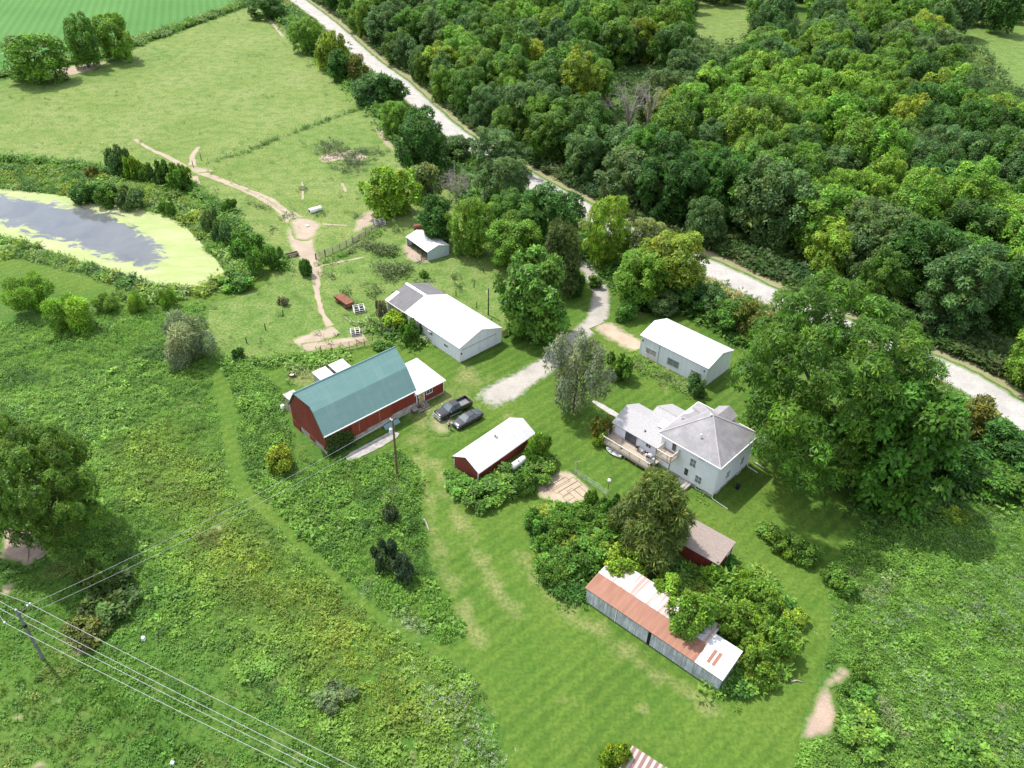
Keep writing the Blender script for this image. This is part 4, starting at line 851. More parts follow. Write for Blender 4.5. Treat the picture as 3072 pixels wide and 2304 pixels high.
m = MB(sg).hexa([(.05, .1, 1.9), (.13, .1, 1.9), (.13, 4.1, 2.42), (.05, 4.1, 2.42), (.05, .1, 2.03), (.13, .1, 2.03), (.13, 4.1, 2.55), (.05, 4.1, 2.55)]); part(m, 'rake_trim', MWTRIM, t)
window(t, sg, 'u', (5.6, .2, 1.55), .8, .55, -1, (0, 0), MWTRIM, MGLASS)
window(t, sg, 'v', (.15, 2.9, 1.75), .6, .45, -1, (0, 0), MWTRIM, MGLASS)
t = bld('long_shed', 'long grey board shed with a rusty orange steel roof', 'shed', 22.743, 47.06, 2.445)
L, W, HE, HR = 17.573, 4.034, 2.5, 3.05
part(MB(sg).prism([(.12, 0), (W - .1, 0), (W - .1, HE + .35), (.12, HE - .06)], .12, L - .12), 'wall', MWOODG, t)
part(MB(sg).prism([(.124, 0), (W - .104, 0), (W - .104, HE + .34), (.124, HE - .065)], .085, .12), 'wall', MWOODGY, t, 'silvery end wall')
k = N('rust_roof'); o_ = k.obj(); c = k.ramp(k.noise(k.sc(o_, (2.2, .25, .3)), 1, 5, .6), [(.3, (.235, .112, .075, 1)), (.7, (.32, .165, .115, 1))]); k.pbr(c, .7, .25, 0, k.bump(k.wave(o_, .31416 / .2, 'X'), .3, .02)); MRUSTR = k.m
k = N('patchy_rust_roof'); o_ = k.obj(); f = k.noise(k.sc(o_, (2.4, .10, .1)), 1, 3, .6); c = k.mix(k.ramp(f, [(.46, 0.0), (.56, .8)]), (.50, .50, .51, 1), (.36, .21, .155, 1)); k.pbr(c, .5, .4, 0, k.bump(k.wave(o_, .31416 / .2, 'X'), .3, .02)); MRUSTP = k.m
zz = lambda v: HE + (HR - HE) * v / W
DV = 3.23
m = MB(sg); m.slab([(DV, -.08, zz(-.08)), (L + .1, -.08, zz(-.08)), (L + .1, W * .62, zz(W * .62)), (DV, W * .62, zz(W * .62))], .06); part(m, 'roof', MRUSTR, t, 'rust orange roof sheets')
m = MB(sg); m.slab([(DV, W * .62, zz(W * .62) + .03), (L + .1, W * .62, zz(W * .62) + .03), (L + .1, W + 1.6, zz(W) - .18), (DV, W + 1.6, zz(W) - .18)], .06); part(m, 'roof', MRUSTP, t, 'white and rust streaked rear roof sheets')
m = MB(sg); m.slab([(-.1, -.08, zz(-.08)), (DV, -.08, zz(-.08)), (DV, W + .1, zz(W + .1)), (-.1, W + .1, zz(W + .1))], .06); o = part(m, 'roof', sheet_metal('pale_steel_end', (.56, .565, .58, 1), .24, 'X', .5, (.42, .29, .23, 1), .5), t, 'pale galvanised end roof sheets')
m = MB(sg)
for a in (1.35, 1.95): m.slab([(a, .75, zz(.75) + .012), (a + .36, .75, zz(.75) + .012), (a + .36, 2.5, zz(2.5) + .012), (a, 2.5, zz(2.5) + .012)], .01)
part(m, 'rust_sheet', MRUSTR, o)
o = part(MB(sg).box(13.25, 17.2, .03, .1, .15, 2.3), 'sliding_door', MWOODG, t); part(MB(sg).box(13.2, 13.3, .0, .03, .1, 2.35), 'door_edge', MWHITE, o)
part(MB(sg).box(4.6, 8.6, .04, .11, .15, 2.3), 'sliding_door', MWOODG, t); part(MB(sg).box(8.62, 9.0, .06, .115, .1, 2.3), 'door_gap', MDARK, t)
m = MB(sg); m.box(0, L, -.02, .03, HE - .2, HE - .1); part(m, 'fascia', MWOODD, t)
t = bld('loafing_shed', 'open fronted steel livestock shed in the back pasture', 'shed', -17.75, 140.4, atan2(6.5, -5.1)); L, W = 8.35, 5.4
part(MB(sg).prism([(.15, 0), (W - .15, 0), (W - .15, 1.95), (W * .5, 2.85), (.15, 2.05)], .12, .2), 'wall', sheet_metal('pale_blue_steel', (.50, .56, .61, 1), .3, 'Y', .5), t, 'pale ribbed end wall')
m = MB(sg); m.box(.2, L - .2, W - .2, W - .12, 0, 1.95); m.prism([(.15, 0), (W - .15, 0), (W - .15, 1.95), (W * .5, 2.85), (.15, 2.05)], L - .2, L - .12); part(m, 'wall', MSHEDW, t, 'back and far walls')
m = MB(sg)
for u in (.3, 2.3, 4.3, 6.2, 8.0): part(MB(sg).tube([(u, .25, -.2), (u, .25, 2.1)], .09, 6), 'post', MWOODD, t)

part(roof_pair(sg, 0, L, 0, W, 2.1, 2.95, .07), 'roof', sheet_metal('shed_roof', (.66, .67, .68, 1), .35, 'X', .4), t)
part(MB(sg).box(.2, L - .2, .3, W - .25, .02, .05), 'dirt_floor', plain('shed_floor', (.12, .09, .07, 1), .95), t)
SM_ = Matrix.Translation((-17.75, 140.4, 0)) @ Matrix.Rotation(atan2(6.5, -5.1), 4, 'Z')
def sp_(u, v, z=0): return tuple(SM_ @ Vector((u, -v, z)))
t = thing('scrap_lumber', 'tangle of old boards spilling from the open livestock shed', 'lumber pile', sp_(1.0, -.3), 0)
for i in range(9):
    a = random.uniform(0, 3); l_ = random.uniform(.7, 1.6); x, y = random.uniform(-.9, .9), random.uniform(-.9, .9)
    part(MB().tube([(x - cos(a) * l_, y - sin(a) * l_, .1), (x + cos(a) * l_, y + sin(a) * l_, random.uniform(.2, .7))], .06, 4), 'board', random.choice((MDEAD, MWOODD, MWOOD)), t)
p = G(906, 495, .9)
t = thing('fuel_tank', 'rust red cylindrical tank behind the open livestock shed', 'tank', (p.x, p.y, 0), .5)
part(MB().lathe([(.1, -1.3), (.5, -1.22), (.62, -1.1), (.62, 1.1), (.5, 1.22), (.1, 1.3)], (0, 0, 1.5), 'x', 16), 'shell', MRUST, t, smooth=True)
for x in (-.8, .8): part(MB().box(x - .06, x + .06, -.4, .4, 0, .95), 'stand', MRUST, t)
p, q = G(1366, 1610, 2.3), G(1446, 1662, 2.3); a = atan2(p.y - q.y, p.x - q.x)
t = bld('rusty_shed', 'low shed with a rust striped roof at the bottom edge of the lawn', 'shed', p.x, p.y, a + pi)
k = N('striped_rust'); o_ = k.obj(); f = k.wave(o_, .31416 / .62, 'X', .5, .6); c = k.mix(k.ramp(f, [(.35, 0.0), (.55, 1.0)]), (.36, .33, .315, 1), (.20, .115, .095, 1)); k.pbr(c, .6, .3); MSTR = k.m
part(MB(-1).prism([(.15, 0), (4.4, 0), (4.4, 1.5), (.15, 2.15)], .15, 6.2), 'wall', MWOODG, t); part(MB(-1).slab([(0, 0, 2.3), (6.4, 0, 2.3), (6.4, 4.6, 1.62), (0, 4.6, 1.62)], .06), 'roof', MSTR, t)
# ------------------------------------------------------------------ vehicles
def car_paint(name, c):
    k = N(name); k.pbr(c, .22, .6, .35, coat=1.0); return k.m
MPAINT = car_paint('black_car_paint', (.012, .012, .017, 1)); MPAINT2 = car_paint('dark_grey_car_paint', (.03, .032, .042, 1))
MCHROME = plain('chrome', (.62, .63, .65, 1), .2, .6, .8, var=.03); MTYRE = plain('tyre_rubber', (.018, .018, .018, 1), .85, .2); MRIM = plain('alloy_rim', (.34, .35, .37, 1), .35, .5, .6, var=.05)
MWIND = glass('windscreen', (.10, .14, .15, 1)); MLAMP = plain('lamp_lens', (.62, .64, .66, 1), .15, .6, var=.03); MREDL = plain('tail_lens', (.2, .01, .012, 1), .25, .5, var=.03)
def loft(st, crown=.02):
    m = MB(); vs_, fs = [], []; n = 12
    for x, hw, zb, zt in st:
        d = zt - zb
        half = [(.84 * hw, zb), (.98 * hw, zb + .16 * d), (hw, zb + .5 * d), (.965 * hw, zb + .84 * d), (.87 * hw, zt - .02), (.45 * hw, zt + crown)]
        ring = half + [(-a, b) for a, b in half[::-1]]; vs_ += [(x, a, b) for a, b in ring]
    for i in range(len(st) - 1):
        for j in range(n): fs.append((i * n + j, i * n + (j + 1) % n, (i + 1) * n + (j + 1) % n, (i + 1) * n + j))
    fs += [list(range(n)), [(len(st) - 1) * n + j for j in range(n)][::-1]]
    return m.add(vs_, fs)
def wheel(par, x, y, r, wd, side):
    o = MB().lathe([(r * .62, -wd / 2), (r * .94, -wd / 2), (r, -wd * .36), (r, wd * .36), (r * .94, wd / 2), (r * .62, wd / 2)], (x, y, r), 'y', 20).build('wheel', MTYRE, par, True)
    m = MB().lathe([(r * .63, wd * .12), (r * .63, wd * .50), (r * .57, wd * .51), (r * .52, wd * .36), (r * .18, wd * .40), (r * .14, wd * .47), (.01, wd * .47)], (0, 0, 0), 'y', 20)
    for i in range(5):
        a = 2 * pi * i / 5 + .3; m.hexa([(cos(a + e) * q, h, sin(a + e) * q) for h in (wd * .40, wd * .49) for q, e in ((r * .15, -.35), (r * .55, -.14), (r * .55, .14), (r * .15, .35))])
    m.v = [(a + x, b * side + y, c + r) for a, b, c in m.v]; m.build('rim', MRIM, o, True)
def pane4(par, q, name='window', mat=MWIND, t=.012): return part(MB().slab2(q, t), name, mat, par)
def _slab2(s, q, t):
    q = [Vector(p) for p in q]; n = (q[1] - q[0]).cross(q[2] - q[0]).normalized(); k = len(q)
    return s.add([tuple(p + n * t) for p in q] + [tuple(p - n * t) for p in q], [list(range(k)), list(range(2 * k - 1, k - 1, -1))] + [(i, (i + 1) % k, k + (i + 1) % k, k + i) for i in range(k)])
MB.slab2 = _slab2
def cabin(par, st, mat, zb, hw, name='cab'):
    """st: side outline of the greenhouse [(x at belt), (x at roof)...] front to back; returns roof corners for the panes"""
    (xf0, xf1, xr1, xr0), zt, hwt = st; zr = zt - .06
    m = MB(); m.hexa([(xf0, hw, zb), (xr0, hw, zb), (xr0, -hw, zb), (xf0, -hw, zb), (xf1, hwt, zr), (xr1, hwt, zr), (xr1, -hwt, zr), (xf1, -hwt, zr)])
    m.hexa([(xf1, hwt, zr), (xr1, hwt, zr), (xr1, -hwt, zr), (xf1, -hwt, zr), (xf1 - .12, hwt - .12, zt), (xr1 + .12, hwt - .12, zt), (xr1 + .12, -hwt + .12, zt), (xf1 - .12, -hwt + .12, zt)])
    o = part(m, name, mat, par, bevel=.02)
    lp = lambda a, b, t: tuple(Vector(a).lerp(Vector(b), t))
    def pan(a, b, c, d, nm, i=.07, lo=.1, hi=.93):      # a,b belt; c,d roof above b,a
        q = [lp(lp(a, d, lo), lp(b, c, lo), i), lp(lp(a, d, lo), lp(b, c, lo), 1 - i), lp(lp(a, d, hi), lp(b, c, hi), 1 - i), lp(lp(a, d, hi), lp(b, c, hi), i)]
        return pane4(par, q, nm, MWIND, .014)
    pan((xf0, hw, zb), (xf0, -hw, zb), (xf1, -hwt, zr), (xf1, hwt, zr), 'windscreen')
    pan((xr0, hw, zb), (xr0, -hw, zb), (xr1, -hwt, zr), (xr1, hwt, zr), 'rear_window')
    for s_ in (1, -1):
        mid0, mid1 = (xf0 * .46 + xr0 * .54), (xf1 * .5 + xr1 * .5)
        pan((xf0, hw * s_, zb), (mid0, hw * s_, zb), (mid1, hwt * s_, zr), (xf1, hwt * s_, zr), 'side_window', .08); pan((mid0, hw * s_, zb), (xr0, hw * s_, zb), (xr1, hwt * s_, zr), (mid1, hwt * s_, zr), 'side_window', .08)
    return o
def at_car(front, rear, half_track):
    a, b = G(front[0] / KD, front[1] / KD), G(rear[0] / KD, rear[1] / KD); h = (a - b).normalized(); c = (a + b) / 2 + Vector((-h.y, h.x, 0)) * -half_track
    return (c.x, c.y, 0), atan2(h.y, h.x)
# pickup
loc, rz = at_car((1337, 1260.4), (1399.3, 1230.1), .82)
t = thing('pickup_truck', 'black crew cab pickup truck with an empty open bed', 'pickup truck', loc, rz)
part(loft([(3.0, .86, .52, 1.02), (2.9, .95, .45, 1.12), (2.6, 1.0, .42, 1.17), (1.35, 1.01, .42, 1.23), (-.95, 1.01, .42, 1.25)]), 'body', MPAINT, t, smooth=True)
b = part(MB().box(-2.98, -.93, .84, 1.01, .5, 1.3).box(-2.98, -.93, -1.01, -.84, .5, 1.3).box(-2.98, -.95, -.84, .84, .5, .82), 'cargo_bed', MPAINT, t, bevel=.02)
part(MB().box(-2.9, -.97, -.835, .835, .822, .84), 'bed_liner', plain('bed_liner', (.17, .17, .18, 1), .7, var=.15), b)
o = part(MB().box(-3.06, -2.985, -.99, .99, .62, 1.3), 'tailgate', MPAINT, t, bevel=.015); part(MB().box(-3.08, -3.06, -.14, .14, 1.0, 1.08), 'handle', MCHROME, o)
cabin(t, ((1.42, .62, -.78, -.92), 1.86, .74), MPAINT, 1.22, .97)
part(MB().box(2.98, 3.06, -.72, .72, .72, 1.04).box(2.99, 3.075, -.74, .74, .86, .92), 'grille', MCHROME, t); part(MB().box(2.88, 3.16, -.98, .98, .44, .66), 'front_bumper', MCHROME, t, bevel=.04); part(MB().box(-3.18, -3.0, -.98, .98, .48, .66), 'rear_bumper', MCHROME, t, bevel=.03)
for s_ in (1, -1):
    part(MB().box(2.86, 3.03, s_ * .74 - .13, s_ * .74 + .13, .78, 1.04), 'headlight', MLAMP, t, bevel=.02); part(MB().box(-3.04, -2.93, s_ * .92 - .09, s_ * .92 + .09, .8, 1.22), 'tail_light', MREDL, t)
    o = part(MB().hexa([(1.05, s_ * 1.0, 1.24), (1.2, s_ * 1.0, 1.24), (1.2, s_ * 1.26, 1.28), (1.05, s_ * 1.26, 1.28), (1.05, s_ * 1.02, 1.42), (1.2, s_ * 1.02, 1.42), (1.2, s_ * 1.28, 1.5), (1.05, s_ * 1.28, 1.5)]), 'mirror', MCHROME, t, bevel=.02)
    for x in (.2, -.75): part(MB().box(x - .12, x + .12, s_ * 1.012 - .015, s_ * 1.012 + .015, 1.08, 1.12), 'door_handle', MCHROME, t)
    part(MB().box(-.9, 1.3, s_ * .98 - .08, s_ * .98 + .08, .36, .42), 'running_board', MGALV, t)
    for x in (1.96, -1.96): wheel(t, x, s_ * .86, .42, .28, s_)
# sedan
loc, rz = at_car((1389.4, 1286.1), (1435.5, 1261.7), .80)
t = thing('sedan_car', 'dark grey sedan parked beside the pickup truck', 'car', loc, rz)
part(loft([(2.45, .78, .34, .66), (2.32, .88, .26, .76), (1.9, .93, .22, .86), (.95, .95, .2, .97), (-1.3, .95, .2, 1.0), (-2.1, .92, .24, 1.02), (-2.42, .86, .32, .98), (-2.5, .8, .4, .86)]), 'body', MPAINT2, t, smooth=True)
cabin(t, ((1.12, .28, -1.02, -1.85), 1.45, .64), MPAINT2, .95, .88)
part(MB().box(2.42, 2.5, -.45, .45, .44, .64), 'grille', MBLACK, t); part(MB().box(2.3, 2.5, -.8, .8, .24, .36), 'front_bumper', MPAINT2, t, bevel=.03)
for s_ in (1, -1):
    part(MB().box(2.24, 2.46, s_ * .66 - .17, s_ * .66 + .17, .56, .70), 'headlight', MLAMP, t, bevel=.03); part(MB().box(-2.5, -2.36, s_ * .62 - .2, s_ * .62 + .2, .72, .86), 'tail_light', MREDL, t)
    part(MB().box(.8, .96, s_ * 1.0 - .12, s_ * 1.0 + .12, .96, 1.10), 'mirror', MPAINT2, t, bevel=.03)
    for x in (.15, -.85): part(MB().box(x - .1, x + .1, s_ * .955 - .014, s_ * .955 + .014, .80, .835), 'door_handle', MCHROME, t)
    m = MB(); m.tube([(1.05, s_ * .915, .985), (-1.8, s_ * .915, 1.01)], .016, 4); part(m, 'window_trim', MCHROME, t)
    for x in (1.52, -1.52): wheel(t, x, s_ * .83, .345, .235, s_)

# ------------------------------------------------------------------ the person by the sedan
def skin_body(name, joints, edges, mat, par, sub=1):
    me = bpy.data.meshes.new(name); me.from_pydata([j[0] for j in joints], edges, []); o = link(name, me, par); md = o.modifiers.new('skin', 'SKIN')
    for i, j in enumerate(joints):
        r_ = j[1] if hasattr(j[1], '__len__') else (j[1], j[1]); me.skin_vertices[0].data[i].radius = r_
    me.skin_vertices[0].data[0].use_root = True; md.use_smooth_shade = True
    s_ = o.modifiers.new('smooth', 'SUBSURF'); s_.levels = sub; s_.render_levels = sub; me.materials.append(mat); return o
p = G((1320 + 590 / 21.15) / KD, (1255 + 705 / 21.15) / KD)
t = thing('person', 'person in dark trousers and a pale jacket standing with folded arms', 'person', (p.x, p.y, 0), radians(-75))
MSK = plain('skin', (.50, .32, .24, 1), .6, .3, var=.05)
# x forward, y left
J = [((0, 0, .95), .13), ((0, 0, 1.12), (.12, .10)), ((0, 0, 1.30), (.15, .11)), ((0, 0, 1.42), (.10, .08)), ((.01, 0, 1.50), .055), ((.02, 0, 1.60), (.085, .095)), ((.02, 0, 1.70), (.075, .085)),
     ((0, .17, 1.39), .055), ((.02, .24, 1.14), .045), ((.20, .10, 1.12), .035), ((.24, -.03, 1.15), .03), ((0, -.17, 1.39), .055), ((.02, -.24, 1.14), .045), ((.22, -.08, 1.16), .035), ((.25, .05, 1.19), .03),
     ((.0, .09, .88), .095), ((.02, .11, .50), .06), ((-.02, .12, .10), .042), ((.12, .14, .04), .035), ((0, -.09, .88), .095), ((.03, -.12, .50), .06), ((.0, -.14, .10), .042), ((.14, -.17, .04), .035)]
E_ = [(0, 1), (1, 2), (2, 3), (3, 4), (4, 5), (5, 6), (3, 7), (7, 8), (8, 9), (9, 10), (3, 11), (11, 12), (12, 13), (13, 14), (0, 15), (15, 16), (16, 17), (17, 18), (0, 19), (19, 20), (20, 21), (21, 22)]
skin_body('body', J, E_, MSK, t)
m = MB(); g1 = []
for sy, hx in ((1, (.245, -.03, 1.15)), (-1, (.255, .05, 1.19))):     # five fingers on each hand, wrapped on the other forearm
    for i, l_ in enumerate((.06, .075, .08, .07)):
        b = Vector(hx) + Vector((.004 * i, 0, .018 * (1.5 - i))); m.tube([b, b + Vector((.012, -sy * l_ * .55, .0)), b + Vector((-.012, -sy * l_, -.012))], [.009, .0085, .007], 6)
    b = Vector(hx); m.tube([b + Vector((-.02, 0, .02)), b + Vector((-.01, -sy * .035, .045))], [.011, .008], 6)
part(m, 'fingers', MSK, t, smooth=True)
m = MB(); m.tube([(.103, 0, 1.63), (.125, 0, 1.60)], [.012, .016], 6); m.tube([(.09, -.028, 1.565), (.098, 0, 1.563), (.09, .028, 1.565)], .006, 5)
for s_ in (1, -1): m.lathe([(.02, -.02), (.03, 0), (.02, .03)], (.02, s_ * .088, 1.61), 'z', 6)
part(m, 'face', MSK, t, smooth=True)
part(MB().lathe([(.004, -.012), (.013, 0), (.004, .012)], (.092, .034, 1.64), 'z', 8).lathe([(.004, -.012), (.013, 0), (.004, .012)], (.092, -.034, 1.64), 'z', 8), 'eyes', plain('eye', (.03, .02, .015, 1), .3), t)
sc_ = lambda L_, f, z0=-9: [((a[0], tuple(q * f for q in a[1]) if hasattr(a[1], '__len__') else a[1] * f)) for a in L_]
skin_body('trousers', sc_([J[0], J[15], J[16], J[17], J[19], J[20], J[21]], 1.14), [(0, 1), (1, 2), (2, 3), (0, 4), (4, 5), (5, 6)], plain('black_trousers', (.014, .013, .017, 1), .8, .2), t)
skin_body('jacket', sc_([J[1], J[2], J[3], J[7], J[8], ((.17, .13, 1.12), .038), J[11], J[12], ((.18, -.12, 1.155), .038)], 1.2), [(0, 1), (1, 2), (2, 3), (3, 4), (4, 5), (2, 6), (6, 7), (7, 8)], plain('pale_pink_jacket', (.72, .62, .64, 1), .8, .2, var=.05), t)
part(MB().hexa([(.10, -.07, 1.0), (.155, -.06, 1.0), (.155, .06, 1.0), (.10, .07, 1.0), (.10, -.06, 1.40), (.15, -.05, 1.38), (.15, .05, 1.38), (.10, .06, 1.40)]), 'shirt', plain('black_shirt', (.015, .012, .016, 1), .8, .2), t, bevel=.015)
skin_body('hair', [((-.02, 0, 1.70), (.09, .10)), ((-.05, 0, 1.62), (.085, .095)), ((-.08, 0, 1.50), (.05, .08)), ((-.10, 0, 1.38), (.035, .06))], [(0, 1), (1, 2), (2, 3)], plain('brown_hair', (.055, .026, .018, 1), .6, .3), t)
for s_, x in ((1, .05), (-1, .07)): part(MB().lathe([(.03, -.1), (.05, -.06), (.052, .06), (.03, .11)], (x, s_ * (.13 if s_ > 0 else .155), .042), 'x', 8), 'shoe', MBLACK, t, smooth=True)

# ------------------------------------------------------------------ poles and wires
def insulator(m, p): m.lathe([(.05, 0), (.10, .04), (.05, .08), (.10, .12), (.04, .18)], p, 'z', 8)
MPOLE = plain('creosote_pole', (.17, .105, .065, 1), .9, .1, var=.3, scale=3); MPOLEG = plain('grey_pole', (.20, .205, .20, 1), .9, .1, var=.3, scale=3); MINS = plain('insulator', (.66, .70, .72, 1), .3, .5)
A = Vector((-15.3, 78.2, 0)); HA = 10.25
t = thing('utility_pole', 'tall brown utility pole with a transformer in front of the barn', 'utility pole', A)
part(MB().tube([(0, 0, -.5), (0, 0, HA)], [.17, .12], 10), 'pole', MPOLE, t, smooth=True)
tr = part(MB().lathe([(.2, 7.75), (.25, 7.8), (.25, 8.6), (.2, 8.68), (.05, 8.72)], (-.32, -.1, 0), n=12), 'transformer', plain('transformer_grey', (.52, .54, .55, 1), .5, .4), t, smooth=True)
part(MB().tube([(-.32, -.1, 8.7), (-.32, -.1, 8.95)], .05, 6), 'bushing', MINS, tr)
m = MB(); insulator(m, (-.28, .1, HA - .15)); insulator(m, (-.05, -.18, HA - .1)); m.tube([(-.32, .12, HA - .16), (.0, 0, HA - .16)], .03, 5); part(m, 'insulator', MINS, t)
B = Vector((-49.1, 48.5, 0)); HB = 8.3
t = thing('utility_pole', 'grey utility pole with a crossarm standing in the lower left meadow', 'utility pole', B)
part(MB().tube([(0, 0, -.5), (0, 0, HB)], [.18, .13], 10), 'pole', MPOLEG, t, smooth=True)
e1, e2 = G(17, 1339, HB - .5) - B, G(64, 1304, HB - .5) - B; ad = (e2 - e1); ad.z = 0; ad.normalize(); n_ = Vector((-ad.y, ad.x, 0))
c1, c2 = -ad * 1.35 + Vector((0, 0, HB - .55)), ad * 1.35 + Vector((0, 0, HB - .55))
part(MB().tube([c1, c2], .065, 4), 'crossarm', MPOLEG, t)
m = MB(); tips = [c1 + Vector((0, 0, .08)), Vector((0, 0, HB + .02)), c2 + Vector((0, 0, .08))]
for q in tips: insulator(m, q)
insulator(m, c2 - ad * .3 + Vector((0, 0, .08))); part(m, 'insulator', MINS, t)
part(MB().lathe([(.16, 5.55), (.2, 5.6), (.2, 5.95), (.16, 6.0)], n=10), 'cable_box', MBLACK, t)
MWIRE = plain('wire', (.42, .43, .43, 1), .5, .4)
def wire(a, b, sag, lab, r=.022):
    n = 24; pts = [a.lerp(b, i / n) - Vector((0, 0, sag * 4 * (i / n) * (1 - i / n))) for i in range(n + 1)]
    o = MB().tube(pts, r, 4).build('power_line', MWIRE); return tag(o, lab, 'power line', 'overhead power lines')
for tip, (dx, dy), (lx, ly), lab in ((tips[2], (778, 1659), (0, 1279), 'topmost of the long wires crossing the lower left meadow'), (tips[1], (720, 1659), (0, 1298), 'second long wire from the top crossing the lower left meadow'),
                           (Vector((.05, 0, HB - 1.6)), (688, 1659), (0, 1314), 'faint third long wire crossing the lower left meadow'), (tips[0], (645, 1659), (0, 1331), 'lowest of the long wires crossing the lower left meadow')):
    a = B + tip; far = G(dx, dy, a.z - .4); near = G(lx, ly, a.z)
    wire(near + (near - a) * 1.5, a, .1, lab.replace('crossing the lower left meadow', 'left of the crossarm pole')); wire(a, far + (far - a) * .35, .5, lab)
wire(B + tips[2] - ad * .3, A + Vector((-.2, 0, HA - .1)), .9, 'upper wire from the crossarm pole to the transformer pole'); wire(B + Vector((0, 0, HB - 1.2)), A + Vector((-.1, 0, HA - 1.9)), .9, 'lower wire from the crossarm pole to the transformer pole')
C_ = Vector((-4.7, 120.9, 0))
t = thing('utility_pole', 'short dark pole behind the white machine shed', 'utility pole', C_)
part(MB().tube([(0, 0, -.4), (0, 0, 5.5)], [.13, .09], 8), 'pole', MWOODD, t); part(MB().lathe([(.08, 4.9), (.16, 4.8), (.1, 5.05), (.03, 5.1)], (-.25, -.1, 0), n=8).tube([(0, 0, 5.05), (-.25, -.1, 5.05)], .025, 4), 'yard_lamp', MINS, t)

# ------------------------------------------------------------------ fences and yard odds and ends
def post(dx, dy, h, lab, r=.1, grp='old fence posts in the pasture', mat=MWOODD, lean=.06):
    p = G(dx, dy); o = MB().tube([(0, 0, -.3), (random.uniform(-lean, lean), random.uniform(-lean, lean), h)], [r, r * .85], 7).build('fence_post', mat); o.location = p; return tag(o, lab, 'fence post', grp)
post(612, 683, 1.35, 'lone dark post farthest right in the open row of pasture posts'); post(574, 713, 1.35, 'dark post above the grey weeds in the row of pasture posts'); post(533, 741, 1.2, 'dark post in the pasture beside a dark round bush'); post(521, 757, .8, 'shortest dark post beside the round bush in the pasture')
post(435, 347, 1.9, 'gate post nearest the cattle track in the upper pasture'); post(418, 362, 1.7, 'gate post beside the bare soil in the upper pasture')
post(683, 561, 1.4, 'stout gate post at the foot of the cattle yard fence', .14); post(703, 554, 1.6, 'tall gate post in the cattle yard fence', .1); post(762, 523, 1.4, 'post where the rail panels end in the cattle yard fence', .13)
for dx, dy in ((1045, 590), (1024, 621), (1030, 665), (985, 640), (1062, 700)): post(dx, dy, 1.2, 'short dark post among weeds behind the machine shed', .09, 'posts behind the machine shed')
def fence(name, lab, pts, h, nrail, pstep, mat, cat='fence', rr=.03, pr=.05, rail_name='rail'):
    t = thing(name, lab, cat, (pts[0][0], pts[0][1], 0)); o0 = np.array(pts[0]); L = densify_open(pts, pstep)
    r_ = MB()
    for i in range(nrail):
        z = h * (i + 1) / nrail - .04; r_.tube([(a - o0[0], b - o0[1], z) for a, b in L], rr, 4)
    part(r_, rail_name, mat, t)
    me = MB().tube([(0, 0, -.2), (0, 0, h + .08)], pr, 6).mesh('post', mat)
    for a, b in L: q = link('post', me, t); q.location = (a - o0[0], b - o0[1], 0); q.rotation_euler = (random.uniform(-.05, .05), random.uniform(-.05, .05), 0)
    return t
def densify_open(pts, step):
    out = []
    for a, b in zip(pts[:-1], pts[1:]):
        a, b = np.array(a), np.array(b); n = max(1, round(np.linalg.norm(b - a) / step)); out += [tuple(a + (b - a) * i / n) for i in range(n)]
    return out + [tuple(pts[-1])]
fence('pipe_fence', 'rusty pipe corral panels along the yard behind the barn', GP([(694, 763), (738, 757), (788, 748), (806, 744)]), 1.5, 6, 1.4, MRUST, rr=.028)
fence('wire_fence', 'low wire fence running left from the rusty corral panels', GP([(560, 787), (610, 776), (660, 768), (694, 763)]), 1.1, 3, 1.9, MRUST, rr=.012, pr=.035, rail_name='wire')
fence('corral_fence', 'old wooden rail fence beside the muddy cattle yard', GP([(683, 561), (703, 554), (735, 540), (762, 525)]), 1.3, 5, 2.4, MWOOD, rr=.055, pr=.09)
fence('board_fence', 'leaning grey rail fence beside the bare cattle yard', GP([(762, 525), (790, 508), (815, 495), (828, 484)]), 1.1, 5, 2.2, MWOOD, rr=.07, pr=.09)
fence('garden_fence', 'thin wire fence along the vegetable garden', GP([(1240, 1024), (1265, 1040), (1292, 1058), (1312, 1072)]), 1.1, 6, 1.8, MGALV, rr=.010, pr=.035, rail_name='wire')
fence('wire_fence', 'long wire fence along the weeds between the two pastures', GP([(450, 352), (530, 330), (600, 300), (680, 270), (775, 236)]), 1.2, 3, 6, MWOOD, rr=.010, pr=.06, rail_name='wire')
fence('pond_fence', 'wire fence between the pond bank and the pasture', GP([(-20, 344), (100, 352), (235, 373), (330, 380), (400, 392), (440, 425), (490, 470), (545, 520), (600, 562), (650, 592)]), 1.1, 3, 6, MWOOD, rr=.010, pr=.06, rail_name='wire')
fence('board_fence', 'dark weathered board fence at the machine shed corner', GP([(798, 700), (820, 712), (846, 726)]), 1.2, 6, 1.8, MWOODD, rr=.07, pr=.08)
fence('board_fence', 'tan board fence right of the white machine shed', GP([(1086, 728), (1108, 716), (1130, 702)]), 1.3, 6, 1.7, plain('tan_board', (.33, .235, .15, 1), .9, .1, var=.2), rr=.08, pr=.06)
p = G(624, 556, 0); a_ = atan2(*(np.array(GP([(637, 551)])[0]) - np.array(GP([(608, 558)])[0]))[::-1])
t = thing('feed_bunk', 'dark open feed bunk on the bare cattle track', 'feed bunk', p, a_)
part(MB().hexa([(-2, -.3, .35), (2, -.3, .35), (2, .3, .35), (-2, .3, .35), (-2, -.5, .8), (2, -.5, .8), (2, .5, .8), (-2, .5, .8)]), 'trough', MWOOD, t); part(MB().box(-1.9, 1.9, -.38, .38, .801, .81), 'trough_shade', MDARK, t)  # trough is solid; dark sheet on top paints the shade of a hollow
for x in (-1.8, 0, 1.8): part(MB().box(x - .07, x + .07, -.45, .45, 0, .36), 'leg', MWOODD, t)
